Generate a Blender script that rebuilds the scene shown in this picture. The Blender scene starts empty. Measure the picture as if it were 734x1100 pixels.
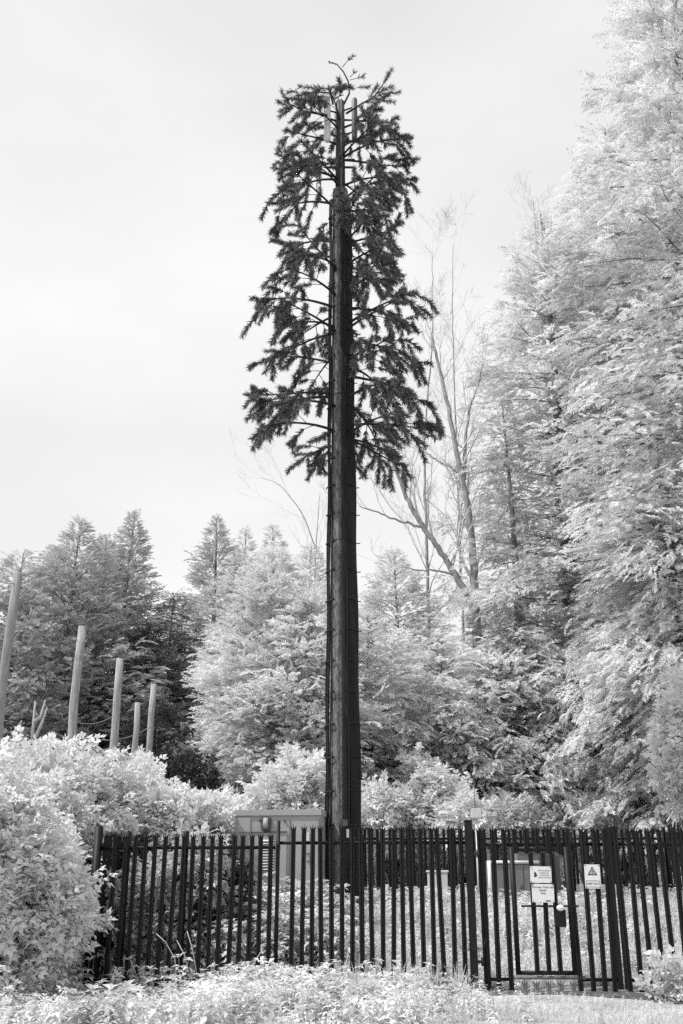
import bpy, bmesh, math, random
import numpy as np
from mathutils import Vector, Matrix

scene = bpy.context.scene
COL = scene.collection
RAD = math.radians
PI = math.pi

# ------------------------------------------------------------------ camera
CAMZ, PITCH, FPX = 1.6, RAD(20.3), 35.0 / 36.0 * 1100.0
cam_d = bpy.data.cameras.new('camera')
cam_d.sensor_fit = 'VERTICAL'; cam_d.sensor_height = 36.0; cam_d.lens = 35.0
cam_d.clip_start = 0.1; cam_d.clip_end = 3000
cam = bpy.data.objects.new('camera', cam_d); COL.objects.link(cam)
cam.location = (0, 0, CAMZ); cam.rotation_euler = (PI / 2 + PITCH, 0, 0)
scene.camera = cam

def at(px, py, D):
    """world point seen at photo pixel (734x1100) on the plane y = D"""
    xc, yc = (px - 367.0) / FPX, (550.0 - py) / FPX
    dy = math.cos(PITCH) - yc * math.sin(PITCH)
    dz = math.sin(PITCH) + yc * math.cos(PITCH)
    k = D / dy
    return Vector((xc * k, D, CAMZ + dz * k))

def ground_z(x, y):
    x = np.asarray(x, float); y = np.asarray(y, float)
    t = np.clip((y - 16.9) / 4.6, 0, 1)
    z = 1.08 * t * t * (3 - 2 * t) + np.clip((y - 21.5) * 0.012, 0, 0.3)
    t2 = np.clip((15.6 - y) / 3.0, 0, 1)
    z = z + 0.05 * np.sin(x * 1.7 + y * .6) * np.sin(y * 1.3 + .4) * np.clip((y - 12) / 3, 0, 1)
    return z + 0.06 * t2
def gz(x, y): return float(ground_z(x, y))

# ------------------------------------------------------------------ materials (infrared photograph: all grey)
def _mat(name):
    m = bpy.data.materials.new(name); m.use_nodes = True
    nt = m.node_tree
    for n in list(nt.nodes): nt.nodes.remove(n)
    return m, nt, nt.nodes, nt.links

def grey(v): return (v, v, v, 1)

def surf(name, v, rough=.75, var=.25, scale=6.0, bump=0.0, bscale=40.0, spec=.3, metal=0.0, stretch=(1, 1, 1), v2=None, dirt=None):
    m, nt, N, L = _mat(name)
    out = N.new('ShaderNodeOutputMaterial'); b = N.new('ShaderNodeBsdfPrincipled')
    b.inputs['Roughness'].default_value = rough
    b.inputs['Specular IOR Level'].default_value = spec
    b.inputs['Metallic'].default_value = metal
    tc = N.new('ShaderNodeTexCoord'); mp = N.new('ShaderNodeMapping'); mp.inputs['Scale'].default_value = stretch
    L.new(tc.outputs['Object'], mp.inputs['Vector'])
    nz = N.new('ShaderNodeTexNoise'); nz.inputs['Scale'].default_value = scale; nz.inputs['Detail'].default_value = 6; nz.inputs['Roughness'].default_value = .65
    L.new(mp.outputs['Vector'], nz.inputs['Vector'])
    r = N.new('ShaderNodeValToRGB')
    lo, hi = v * (1 - var), (v * (1 + var) if v2 is None else v2)
    r.color_ramp.elements[0].position = .3; r.color_ramp.elements[0].color = grey(lo)
    r.color_ramp.elements[1].position = .72; r.color_ramp.elements[1].color = grey(min(hi, .95))
    L.new(nz.outputs['Fac'], r.inputs['Fac'])
    col = r.outputs['Color']
    if dirt:
        dv, dscale, dlo = dirt
        n2 = N.new('ShaderNodeTexNoise'); n2.inputs['Scale'].default_value = dscale; n2.inputs['Detail'].default_value = 8; n2.inputs['Roughness'].default_value = .7
        L.new(tc.outputs['Object'], n2.inputs['Vector'])
        r2 = N.new('ShaderNodeValToRGB'); r2.color_ramp.elements[0].position = dlo; r2.color_ramp.elements[1].position = dlo + .12
        L.new(n2.outputs['Fac'], r2.inputs['Fac'])
        mx = N.new('ShaderNodeMixRGB'); mx.inputs['Color2'].default_value = grey(dv)
        L.new(r2.outputs['Color'], mx.inputs['Fac']); L.new(col, mx.inputs['Color1'])
        col = mx.outputs['Color']
    L.new(col, b.inputs['Base Color'])
    if bump:
        nb = N.new('ShaderNodeTexNoise'); nb.inputs['Scale'].default_value = bscale; nb.inputs['Detail'].default_value = 5
        L.new(mp.outputs['Vector'], nb.inputs['Vector'])
        bp = N.new('ShaderNodeBump'); bp.inputs['Strength'].default_value = bump; bp.inputs['Distance'].default_value = .03
        L.new(nb.outputs['Fac'], bp.inputs['Height']); L.new(bp.outputs['Normal'], b.inputs['Normal'])
    L.new(b.outputs['BSDF'], out.inputs['Surface'])
    return m

def leafmat(name, v, trans=.35, var=.3, scale=.35, patch=.25):
    m, nt, N, L = _mat(name)
    out = N.new('ShaderNodeOutputMaterial')
    d = N.new('ShaderNodeBsdfDiffuse'); t = N.new('ShaderNodeBsdfTranslucent'); mx = N.new('ShaderNodeMixShader')
    mx.inputs['Fac'].default_value = trans
    ge = N.new('ShaderNodeNewGeometry')
    tc = N.new('ShaderNodeTexCoord')
    nz = N.new('ShaderNodeTexNoise'); nz.inputs['Scale'].default_value = scale; nz.inputs['Detail'].default_value = 3
    L.new(tc.outputs['Object'], nz.inputs['Vector'])
    a = N.new('ShaderNodeMapRange'); a.inputs['To Min'].default_value = v * (1 - var); a.inputs['To Max'].default_value = v * (1 + var * .6)
    L.new(ge.outputs['Random Per Island'], a.inputs['Value'])
    p = N.new('ShaderNodeMapRange'); p.inputs['From Min'].default_value = .35; p.inputs['From Max'].default_value = .65
    p.inputs['To Min'].default_value = 1 - patch; p.inputs['To Max'].default_value = 1 + patch * .4
    L.new(nz.outputs['Fac'], p.inputs['Value'])
    mu = N.new('ShaderNodeMath'); mu.operation = 'MULTIPLY'; L.new(a.outputs['Result'], mu.inputs[0]); L.new(p.outputs['Result'], mu.inputs[1])
    mn = N.new('ShaderNodeMath'); mn.operation = 'MINIMUM'; mn.inputs[1].default_value = .9; L.new(mu.outputs[0], mn.inputs[0])
    cb = N.new('ShaderNodeCombineColor')
    for i in range(3): L.new(mn.outputs[0], cb.inputs[i])
    L.new(cb.outputs[0], d.inputs['Color']); L.new(cb.outputs[0], t.inputs['Color'])
    L.new(d.outputs[0], mx.inputs[1]); L.new(t.outputs[0], mx.inputs[2]); L.new(mx.outputs[0], out.inputs['Surface'])
    return m

M = dict(
    fence=surf('black_fence_paint', .011, rough=.55, var=.4, scale=9, spec=.25, dirt=(.055, 6, .60)),
    gatebottom=surf('worn_gate_paint', .16, rough=.7, var=.5, scale=14, spec=.25, dirt=(.05, 9, .6)),
    post=surf('weathered_post_wood', .38, var=.45, scale=5, stretch=(9, 9, .5), bump=.7, bscale=24, dirt=(.14, 2.2, .58)),
    darkpost=surf('old_post_wood', .26, var=.35, scale=5, stretch=(9, 9, .6), bump=.4, bscale=20),
    cabinet=surf('grey_cabinet_paint', .36, rough=.5, var=.08, scale=3, spec=.4, dirt=(.17, 5, .66)),
    cabdark=surf('cabinet_recess_grey', .10, rough=.6, var=.1),
    pale=surf('pale_painted_metal', .62, rough=.5, var=.1, scale=4),
    palewhite=surf('white_painted_metal', .74, rough=.5, var=.06, scale=4),
    face=surf('mid_grey_cabinet_face', .20, rough=.55, var=.12, scale=3, dirt=(.12, 6, .62)),
    sign=surf('sign_face_white', .74, rough=.4, var=.05, scale=5, dirt=(.5, 12, .68)),
    ink=surf('sign_ink', .03, rough=.6, var=.1),
    concrete=surf('concrete', .42, rough=.9, var=.2, scale=8, bump=.3),
    trunk=surf('tower_bark_cladding', .095, rough=.7, var=.7, v2=.25, scale=9, stretch=(2.2, 2.2, .6), bump=1.0, bscale=22, spec=.25),
    cover=surf('dark_cable_cover', .020, rough=.75, var=.4, scale=6, stretch=(2, 2, .5), bump=.6, spec=.2),
    cable=surf('black_cable', .010, rough=.55, var=.2, spec=.25),
    steel=surf('dark_steel', .022, rough=.5, var=.2, spec=.4),
    rod=surf('branch_rod', .022, rough=.7, var=.25, scale=20),
    needle=leafmat('plastic_needles', .21, trans=.05, var=.6, scale=1.2, patch=.4),
    antenna=surf('antenna_radome', .62, rough=.45, var=.05),
    antgrey=surf('antenna_grey', .10, rough=.45, var=.1),
    bark=surf('conifer_bark', .16, rough=.9, var=.45, scale=6, stretch=(3, 3, .7), bump=.5),
    limb=surf('pale_limb_bark', .34, rough=.9, var=.35, scale=6),
    bare=surf('bare_tree_bark', .30, rough=.9, var=.45, scale=3, stretch=(3, 3, .8), bump=.4),
    twig=surf('pale_twig_bark', .58, rough=.9, var=.15, scale=3),
    con_bright=leafmat('bright_conifer_leaf', .86, .42, .22, .55, .38),
    con_light=leafmat('light_conifer_leaf', .86, .44, .2, .30, .25),
    con_mid=leafmat('mid_conifer_leaf', .76, .40, .3, .30, .3),
    con_grey=leafmat('grey_conifer_leaf', .55, .36, .3, .30, .3),
    con_dark=leafmat('shade_toned_conifer_leaf', .20, .30, .35, .30, .3),  # deep shade among the left trees put into the leaf colour
    bush=leafmat('bright_bush_leaf', .88, .42, .16, .5, .10),
    bushmid=leafmat('mid_bush_leaf', .70, .38, .3, .6, .25),
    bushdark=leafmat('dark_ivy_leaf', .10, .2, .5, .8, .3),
    weed=leafmat('bright_weed_leaf', .87, .42, .3, 1.3, .4),
    weedmid=leafmat('mid_weed_leaf', .72, .38, .3, .7, .2),  # mid-tone leaf for the brambles
    grass=leafmat('grass_blade', .82, .4, .25, .8, .2),
    stalk=surf('dry_stalk', .5, var=.2, scale=10),
)

# ------------------------------------------------------------------ object helpers
def tag(o, label=None, cat=None, group=None, kind=None):
    if label: o['label'] = label
    if cat: o['category'] = cat
    if group: o['group'] = group
    if kind: o['kind'] = kind
    return o

def empty(name, loc, label=None, cat=None, group=None, rz=0.0):
    o = bpy.data.objects.new(name, None); COL.objects.link(o)
    o.empty_display_size = .3
    o.location = loc; o.rotation_euler = (0, 0, rz)
    return tag(o, label, cat, group)

def link(name, me, mat, parent=None, loc=None, rot=None):
    o = bpy.data.objects.new(name, me); COL.objects.link(o)
    if mat is not None and not me.materials: me.materials.append(mat)
    if parent is not None: o.parent = parent
    if loc is not None: o.location = loc
    if rot is not None: o.rotation_euler = rot
    return o

class NB:
    """numpy mesh builder: faces of 3 or 4 corners"""
    def __init__(s): s.v = []; s.q = []; s.t = []; s.n = 0
    def add(s, v, q=None, t=None):
        v = np.asarray(v, float).reshape(-1, 3)
        if q is not None and len(q): s.q.append(np.asarray(q, np.int64).reshape(-1, 4) + s.n)
        if t is not None and len(t): s.t.append(np.asarray(t, np.int64).reshape(-1, 3) + s.n)
        s.v.append(v); s.n += len(v)
    def tube(s, pts, rad, sides=5, cap=True):
        P = np.asarray(pts, float); n = len(P)
        R = np.broadcast_to(np.asarray(rad, float), (n,))
        T = np.gradient(P, axis=0); T /= np.linalg.norm(T, axis=1)[:, None] + 1e-9
        ref = np.array([0, 0, 1.0]) if abs(T[:, 2]).mean() < .8 else np.array([1.0, 0, 0])
        A = np.cross(T, ref); A /= np.linalg.norm(A, axis=1)[:, None] + 1e-9
        B = np.cross(T, A)
        a = np.arange(sides) * 2 * PI / sides
        V = P[:, None, :] + R[:, None, None] * (np.cos(a)[None, :, None] * A[:, None, :] + np.sin(a)[None, :, None] * B[:, None, :])
        i = np.arange(n - 1)[:, None] * sides; j = np.arange(sides)[None, :]; k = (j + 1) % sides
        q = np.stack([i + j, i + k, i + sides + k, i + sides + j], -1).reshape(-1, 4)
        V = V.reshape(-1, 3); t = []
        if cap:
            b = len(V); V = np.vstack([V, P[0], P[-1]])
            for x in range(sides):
                y = (x + 1) % sides
                t.append((b, y, x)); t.append((b + 1, (n - 1) * sides + x, (n - 1) * sides + y))
        s.add(V, q, t)
    def box(s, c, d, rz=0.0):
        c = np.asarray(c, float); d = np.asarray(d, float) / 2
        v = np.array([(x, y, z) for x in (-1, 1) for y in (-1, 1) for z in (-1, 1)], float) * d
        if rz:
            cc, ss = math.cos(rz), math.sin(rz); v[:, :2] = v[:, :2] @ np.array([[cc, ss], [-ss, cc]])
        s.add(v + c, [(0, 1, 3, 2), (4, 6, 7, 5), (0, 4, 5, 1), (2, 3, 7, 6), (0, 2, 6, 4), (1, 5, 7, 3)])
    def mesh(s, name, mat=None, smooth=False):
        me = bpy.data.meshes.new(name)
        if not s.v: return me
        V = np.concatenate(s.v)
        q = np.concatenate(s.q) if s.q else np.zeros((0, 4), np.int64)
        t = np.concatenate(s.t) if s.t else np.zeros((0, 3), np.int64)
        me.vertices.add(len(V)); me.vertices.foreach_set('co', V.astype(np.float32).ravel())
        loops = np.concatenate([q.ravel(), t.ravel()]).astype(np.int32)
        me.loops.add(len(loops)); me.loops.foreach_set('vertex_index', loops)
        tot = np.concatenate([np.full(len(q), 4), np.full(len(t), 3)]).astype(np.int32)
        st = np.concatenate([[0], np.cumsum(tot)[:-1]]).astype(np.int32)
        me.polygons.add(len(tot)); me.polygons.foreach_set('loop_start', st); me.polygons.foreach_set('loop_total', tot)
        if smooth: me.polygons.foreach_set('use_smooth', np.ones(len(tot), bool))
        me.update(calc_edges=True); me.validate()
        if mat is not None: me.materials.append(mat)
        return me
    def obj(s, name, mat, parent=None, smooth=False, loc=None, rot=None):
        return link(name, s.mesh(name, mat, smooth), None, parent, loc, rot)

def bevel_box(name, dims, mat, parent, loc, bev=.012, rot=None):
    bm = bmesh.new(); bmesh.ops.create_cube(bm, size=1.0)
    bmesh.ops.scale(bm, vec=dims, verts=bm.verts)
    if bev: bmesh.ops.bevel(bm, geom=bm.edges[:], offset=bev, segments=2, affect='EDGES')
    me = bpy.data.meshes.new(name); bm.to_mesh(me); bm.free()
    return link(name, me, mat, parent, loc, rot)

def norm(a): return a / (np.linalg.norm(a, axis=-1, keepdims=True) + 1e-9)

def stamp(nb, tv, tq, pos, ax, nrm, scale, tt=None):
    """copy template (verts tv, quads tq) to frames: x = ax, z = nrm"""
    ax = norm(ax); y = norm(np.cross(nrm, ax)); z = np.cross(ax, y)
    sc = np.broadcast_to(np.asarray(scale, float), (len(pos),))
    F = np.stack([ax, y, z], 1) * sc[:, None, None]
    V = np.einsum('vk,nkd->nvd', tv, F) + pos[:, None, :]
    off = np.arange(len(pos))[:, None, None] * len(tv)
    q = (tq[None] + off).reshape(-1, 4) if tq is not None else None
    t = (tt[None] + off).reshape(-1, 3) if tt is not None else None
    nb.add(V.reshape(-1, 3), q, t)

# ------------------------------------------------------------------ leaf templates
def frond_template(n=11, seed=0, width=.27, droop=.25, lw=.025):
    rg = np.random.default_rng(seed); V = []; Q = []
    def leaflet(b, d, l, w):
        d = d / np.linalg.norm(d); s = np.cross(d, [0, 0, 1.0]); s /= np.linalg.norm(s) + 1e-9
        i = len(V); up = np.array([0, 0, rg.uniform(-.05, .05)])
        V.extend([b, b + d * l * .45 + s * w + up, b + d * l + np.array([0, 0, -.10 * l]), b + d * l * .45 - s * w - up]); Q.append((i, i + 1, i + 2, i + 3))
    for k in range(n):
        t = (k + .5) / n
        b = np.array([t, 0, -droop * t * t])
        l = width * (math.sin(PI * min(1, t * .75 + .22)) * .85 + .2) * rg.uniform(.75, 1.2)
        for sg in (-1, 1):
            an = RAD(rg.uniform(38, 60)) * sg
            leaflet(b, np.array([math.cos(an), math.sin(an), rg.uniform(-.35, .12)]), l, lw * rg.uniform(.8, 1.2))
    leaflet(np.array([.0, 0, 0]), np.array([1, 0, -.05]), .55, lw * .6)
    leaflet(np.array([.8, 0, -droop * .64]), np.array([1, 0, -.5 * droop * 2]), .26, lw)
    return np.array(V), np.array(Q)
FRONDS = [frond_template(11, 1), frond_template(11, 2, .31, .32), frond_template(10, 3, .23, .15), frond_template(12, 4, .28, .42)]

def sprig_template(seed=0, pairs=3, lw=.13, ll=.42):
    rg = np.random.default_rng(seed); V = []; Q = []
    def leaf(b, d, l, w):
        d = d / np.linalg.norm(d); s = np.cross(d, [0, 0, 1.0]); s /= np.linalg.norm(s) + 1e-9
        n = np.cross(s, d); i = len(V)
        V.extend([b, b + d * l * .45 + s * w + n * w * .4, b + d * l - n * l * .15, b + d * l * .45 - s * w + n * w * .4, b + d * l * .45])
        Q.append((i, i + 4, i + 1, i)); Q.pop()
        Q.append((i, i + 4, i + 2, i + 1)); Q.append((i, i + 3, i + 2, i + 4))
    for k in range(pairs):
        t = .15 + .65 * k / max(1, pairs - 1); b = np.array([t, 0, -.12 * t * t])
        for sg in (-1, 1):
            an = RAD(rg.uniform(40, 70)) * sg
            leaf(b, np.array([math.cos(an), math.sin(an), rg.uniform(-.4, .3)]), ll * rg.uniform(.8, 1.2), lw * rg.uniform(.8, 1.2))
    leaf(np.array([.85, 0, -.1]), np.array([1, 0, rg.uniform(-.4, 0)]), ll, lw)
    return np.array(V), np.array(Q)
SPRIGS = [sprig_template(k) for k in range(4)]

def plant_template(seed, levels=5, spread=.38):
    rg = np.random.default_rng(seed); V = []; Q = []
    for k in range(levels):
        t = .2 + .8 * k / (levels - 1)
        m = 4 if k < levels - 1 else 6
        a0 = rg.uniform(0, 6.28)
        for j in range(m):
            a = a0 + j * 2 * PI / m + rg.uniform(-.3, .3)
            up = rg.uniform(-.45, .25) if k < levels - 1 else rg.uniform(.0, .9)
            d = np.array([math.cos(a), math.sin(a), up]); d /= np.linalg.norm(d)
            l = spread * (1.15 - .55 * t) * rg.uniform(.8, 1.25) ; w = l * .22
            s = np.cross(d, [0, 0, 1.0]); s /= np.linalg.norm(s); n = np.cross(s, d)
            b = np.array([rg.uniform(-.03, .03), rg.uniform(-.03, .03), t]); i = len(V)
            V.extend([b, b + d * l * .5 + s * w + n * w * .4, b + d * l - n * l * .22, b + d * l * .5 - s * w + n * w * .4, b + d * l * .5])
            Q.append((i, i + 4, i + 2, i + 1)); Q.append((i, i + 3, i + 2, i + 4))
    # stalk
    i = len(V); w = .012
    V.extend([np.array(p) for p in ((-w, 0, -.1), (w, 0, -.1), (w * .5, 0, 1), (-w * .5, 0, 1))]); Q.append((i, i + 1, i + 2, i + 3))
    return np.array(V), np.array(Q)
PLANTS = [plant_template(k, 4 + k % 3) for k in range(5)]

def grass_template(seed, n=12):
    rg = np.random.default_rng(seed); V = []; Q = []
    for k in range(n):
        a = rg.uniform(0, 6.28); b = np.array([rg.normal(0, .12), rg.normal(0, .12), -.05])
        d = np.array([math.cos(a), math.sin(a), 0]); s = np.array([-d[1], d[0], 0]) * .022
        h = rg.uniform(.5, 1.0); o = rg.uniform(.1, .5)
        p1 = b + d * o * .3 + np.array([0, 0, h * .6]); p2 = b + d * o + np.array([0, 0, h])
        i = len(V); V.extend([b - s, b + s, p1 + s * .8, p1 - s * .8, p2 + s * .15, p2 - s * .15])
        Q.append((i, i + 1, i + 2, i + 3)); Q.append((i + 3, i + 2, i + 4, i + 5))
    return np.array(V), np.array(Q)
GRASS = [grass_template(k) for k in range(4)]

def scatter_up(nb, templates, xs, ys, hs, seed, tilt=.18, zoff=0.0):
    rg = np.random.default_rng(seed); n = len(xs)
    pos = np.stack([xs, ys, ground_z(xs, ys) + zoff], 1)
    up = norm(np.stack([rg.normal(0, tilt, n), rg.normal(0, tilt, n), np.ones(n)], 1))
    a = rg.uniform(0, 2 * PI, n); r = np.stack([np.cos(a), np.sin(a), np.zeros(n)], 1)
    ax = norm(np.cross(up, r))
    k = rg.integers(0, len(templates), n)
    for i, (tv, tq) in enumerate(templates):
        m = k == i
        if m.any(): stamp(nb, tv, tq, pos[m], ax[m], up[m], hs[m])

# ------------------------------------------------------------------ plants
def conifer(name, label, X, Y, top, R, u0=.08, nb=150, fpm=9, fs=.6, mat='con_light', seed=0, el=(-8, 35), droop=.25,
            p=.8, lat=.30, tr=None, lean=(0, 0), group=None, limbmat='bark', wob=.35, jit=.45, ragged=.3, zmin=.0):
    """one tree: trunk (with limbs) and crown; top is the world z of its tip"""
    rg = np.random.default_rng(seed)
    z0 = gz(X, Y) - .15
    root = empty(name, (X, Y, z0), label, 'tree', group)
    H = top - z0
    tr = tr or .016 * H
    ts = np.linspace(0, 1, 14)
    axis = np.stack([lean[0] * ts + .12 * np.sin(ts * 5 + seed), lean[1] * ts + .1 * np.sin(ts * 4 + seed * 2), ts * H], 1)
    axis -= axis[0]
    w = NB(); w.tube(axis, tr * (1 - ts * .94), 9)
    lb = NB(); lb.tube(axis, tr * .4 * (1 - ts * .94), 5)
    def axp(u): return np.stack([np.interp(u, ts, axis[:, k]) for k in range(3)], -1)
    crown = NB(); pos = []; ax = []; nr = []; sc = []
    for i in range(nb):
        u = u0 + (1 - u0) * ((i + rg.uniform(0, 1)) / nb) ** 1.05
        az = i * 2.39996 + rg.normal(0, .5)
        v = (u - u0) / (1 - u0)
        L = R * (1 - v) ** p * min(1, .62 + v * 2.6) * min(1.14, 1 + rg.normal(0, ragged * .5)) + .25 * (1 - v) + .06
        L = max(.12, L * (rg.uniform(.55, 1.0) if rg.random() < ragged else 1))
        e = RAD(el[0] + (el[1] - el[0]) * v + rg.normal(0, 7))
        o = axp(np.array([u]))[0]
        dh = np.array([math.cos(az), math.sin(az), 0]); sd = np.array([-dh[1], dh[0], 0])
        def pt(t):
            t = np.asarray(t)[..., None]
            return o + dh * L * t * math.cos(e) + np.array([0, 0, 1.0]) * (L * t * math.sin(e) - droop * L * t * t) + sd * (wob * .25 * L * np.sin(t * 3 + i))
        tt = np.linspace(0, .9, 6)
        lb.tube(pt(tt), np.maximum(.006, (.008 + .0065 * L) * (1 - tt * .92)), 4, cap=False)
        n = max(13, int(fpm * L * (1 + .4 * L / max(R, .1))))
        t = np.sqrt(rg.uniform(.03, 1.0, n))
        wd = lat * L * np.minimum(1, (1.12 - t) * 1.5) + .12
        s = rg.uniform(-1, 1, n)
        P = pt(t) + sd * (s * wd)[:, None] + dh * (np.abs(s) * wd * .5)[:, None] + np.array([0, 0, 1.0]) * (-.18 * (s * wd) ** 2 + rg.normal(0, .06 + .035 * L, n))[:, None]
        ph = s * rg.uniform(.5, 1.1, n) + rg.normal(0, .3, n)
        slope = math.sin(e) - 2 * droop * t * .7 + rg.normal(0, .18, n)
        A = dh * np.cos(ph)[:, None] + sd * np.sin(ph)[:, None] + np.array([0, 0, 1.0]) * slope[:, None]
        Nn = np.array([0, 0, 1.0]) + rg.normal(0, jit, (n, 3)) + sd * (.4 * s)[:, None]
        pos.append(P); ax.append(A); nr.append(Nn); sc.append(fs * rg.uniform(.65, 1.25, n) * (1.0 if L > 1 else .8) * min(1, .38 + (1 - v) * 4))
    # leader
    n = 22; t = rg.uniform(.92, 1.0, n)
    pos.append(axp(t)); az = rg.uniform(0, 6.28, n)
    ax.append(np.stack([np.cos(az) * .5, np.sin(az) * .5, np.full(n, .8)], 1)); nr.append(rg.normal(0, 1, (n, 3))); sc.append(np.full(n, fs * .36))
    pos = np.concatenate(pos); ax = np.concatenate(ax); nr = np.concatenate(nr); sc = np.concatenate(sc)
    keep = pos[:, 2] > np.maximum(.25, zmin - z0 + rg.normal(0, .35, len(pos)))
    pos, ax, nr, sc = pos[keep], ax[keep], nr[keep], sc[keep]
    kk = rg.integers(0, len(FRONDS), len(pos))
    for k, (tv, tq) in enumerate(FRONDS):
        m = kk == k
        if m.any(): stamp(crown, tv, tq, pos[m], ax[m], nr[m], sc[m])
    w.obj('trunk', M['bark'], root, smooth=True)
    lb.obj('limbs', M[limbmat], root, smooth=True)
    crown.obj('crown', M[mat], root)
    return root

def bush(name, label, lobes, mat='bush', seed=0, size=.32, stems=14, group=None, cat='bush', up=.25, depth=.45, rough=1.0, shoots=0):
    """lobes: (x, y, z, rx, ry, rz, sprigs)"""
    rg = np.random.default_rng(seed)
    cx = sum(l[0] for l in lobes) / len(lobes); cy = sum(l[1] for l in lobes) / len(lobes)
    z0 = gz(cx, cy) - .05
    root = empty(name, (cx, cy, z0), label, cat, group)
    O = np.array([cx, cy, z0]); nb = NB()
    st = NB()
    for (x, y, z, rx, ry, rz, n) in lobes:
        c = np.array([x, y, z]) - O; rr = np.array([rx, ry, rz])
        d = norm(rg.normal(0, 1, (n, 3)))
        f = 1 + rough * (.16 * np.sin(d[:, 0] * 7 + x * 3) * np.cos(d[:, 2] * 6 + y) + .10 * np.sin(d[:, 1] * 13 + d[:, 2] * 11 + x))
        r = (1 - depth * rg.random(n) ** 1.7) * f
        P = c + d * rr * r[:, None]
        ok = P[:, 2] > .05
        P, d = P[ok], d[ok]; m = len(P)
        A = d * .7 + rg.normal(0, .55, (m, 3)) + np.array([0, 0, up])
        Nn = np.array([0, 0, 1.0]) + rg.normal(0, .55, (m, 3))
        S = size * rg.uniform(.6, 1.3, m); kk = rg.integers(0, len(SPRIGS), m)
        for k, (tv, tq) in enumerate(SPRIGS):
            q = kk == k
            if q.any(): stamp(nb, tv, tq, P[q], A[q], Nn[q], S[q])
        for k in range(shoots):
            dd = norm(rg.normal(0, 1, 3) + np.array([.3, -.2, .5])); dd[2] = max(dd[2], -.2)
            b = c + dd * rr * rg.uniform(.6, .85); l = rg.uniform(.35, .8); m = 9
            if b[2] < .15: continue
            tt = np.linspace(.1, 1, m)[:, None]; gd = norm(dd + rg.normal(0, .25, 3) + np.array([0, 0, .35]))
            P = b + gd * l * tt + np.array([0, 0, -.28]) * l * tt ** 2; st.tube(np.vstack([b, P]), np.linspace(.010, .004, m + 1), 4, cap=False)
            stamp(nb, *SPRIGS[k % 4], P, gd + rg.normal(0, .6, (m, 3)), np.array([0, 0, 1.0]) + rg.normal(0, .4, (m, 3)), size * rg.uniform(.7, 1.1, m))
        for k in range(stems):
            dd = norm(rg.normal(0, 1, 3)); dd[2] = abs(dd[2])
            e = c + dd * rr * rg.uniform(.75, 1.02)
            b = np.array([c[0] * .8 + rg.normal(0, rx * .25), c[1] * .8 + rg.normal(0, ry * .25), 0])
            mid = (b + e) / 2 + np.array([0, 0, rz * .25]) + rg.normal(0, .12, 3)
            t = np.linspace(0, 1, 7)[:, None]
            st.tube((1 - t) ** 2 * b + 2 * t * (1 - t) * mid + t * t * e, np.linspace(.022, .006, 7), 5, cap=False)
    if stems: st.obj('stems', M['limb'], root, smooth=True)
    nb.obj('foliage', M[mat], root)
    return root

def bare_tree(label, base, trunks, seed, r0, depth=4, group=None, twigmat='twig', tw=1.0, scale=1.0):
    """trunks: list of (polyline of world points, start radius, end radius); twigs grow from them"""
    rg = np.random.default_rng(seed)
    root = empty('bare_tree', base, label, 'tree', group)
    O = np.array(base); T = NB(); W = NB()
    def grow(p, d, L, r, k, nb):
        n = 5; pts = [p]; dd = d.copy()
        for i in range(n - 1):
            dd = norm(dd + rg.normal(0, .14, 3) + np.array([0, 0, .07])); pts.append(pts[-1] + dd * L / (n - 1))
        pts = np.array(pts); nb.tube(pts, np.maximum(.0045, np.linspace(r, r * .4, n)), 4 if k > 1 else 3, cap=False)
        if k <= 0: return
        m = rg.integers(2, 5)
        for j in range(m):
            t = rg.uniform(.25, 1.0); q = np.array([np.interp(t, np.linspace(0, 1, n), pts[:, c]) for c in range(3)])
            s = norm(rg.normal(0, 1, 3)); nd = norm(dd * .85 + s * rg.uniform(.45, .85) + np.array([0, 0, .15]))
            grow(q, nd, L * rg.uniform(.45, .72), r * .5, k - 1, nb)
    for (poly, ra, rb, ntw) in trunks:
        P = np.array([np.array(p) for p in poly]) - O
        m = 6 * (len(P) - 1) + 1
        s = np.linspace(0, len(P) - 1, m)
        Q = np.stack([np.interp(s, np.arange(len(P)), P[:, c]) for c in range(3)], 1)
        for _ in range(3): Q[1:-1] = (Q[:-2] + 2 * Q[1:-1] + Q[2:]) / 4
        Q[1:-1] += rg.normal(0, .02, (m - 2, 3))
        T.tube(Q, np.linspace(ra, rb, m), 8)
        for j in range(ntw):
            t = rg.uniform(.2, 1.0) if j else 1.0; i = min(m - 2, int(t * (m - 1)))
            d = norm(Q[i + 1] - Q[i]); s_ = norm(rg.normal(0, 1, 3)); s_[1] *= .6
            nd = norm(d * .8 + s_ * rg.uniform(.4, .9) + np.array([0, 0, .25])) if j else d
            rr = (ra + (rb - ra) * t) * .42
            grow(Q[i], nd, scale * rg.uniform(1.3, 3.0) * (1.25 - .5 * t), rr, depth - 1, W)
    T.obj('trunk', M['bare'], root, smooth=True)
    W.obj('twigs', M[twigmat], root, smooth=True)
    return root

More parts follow.
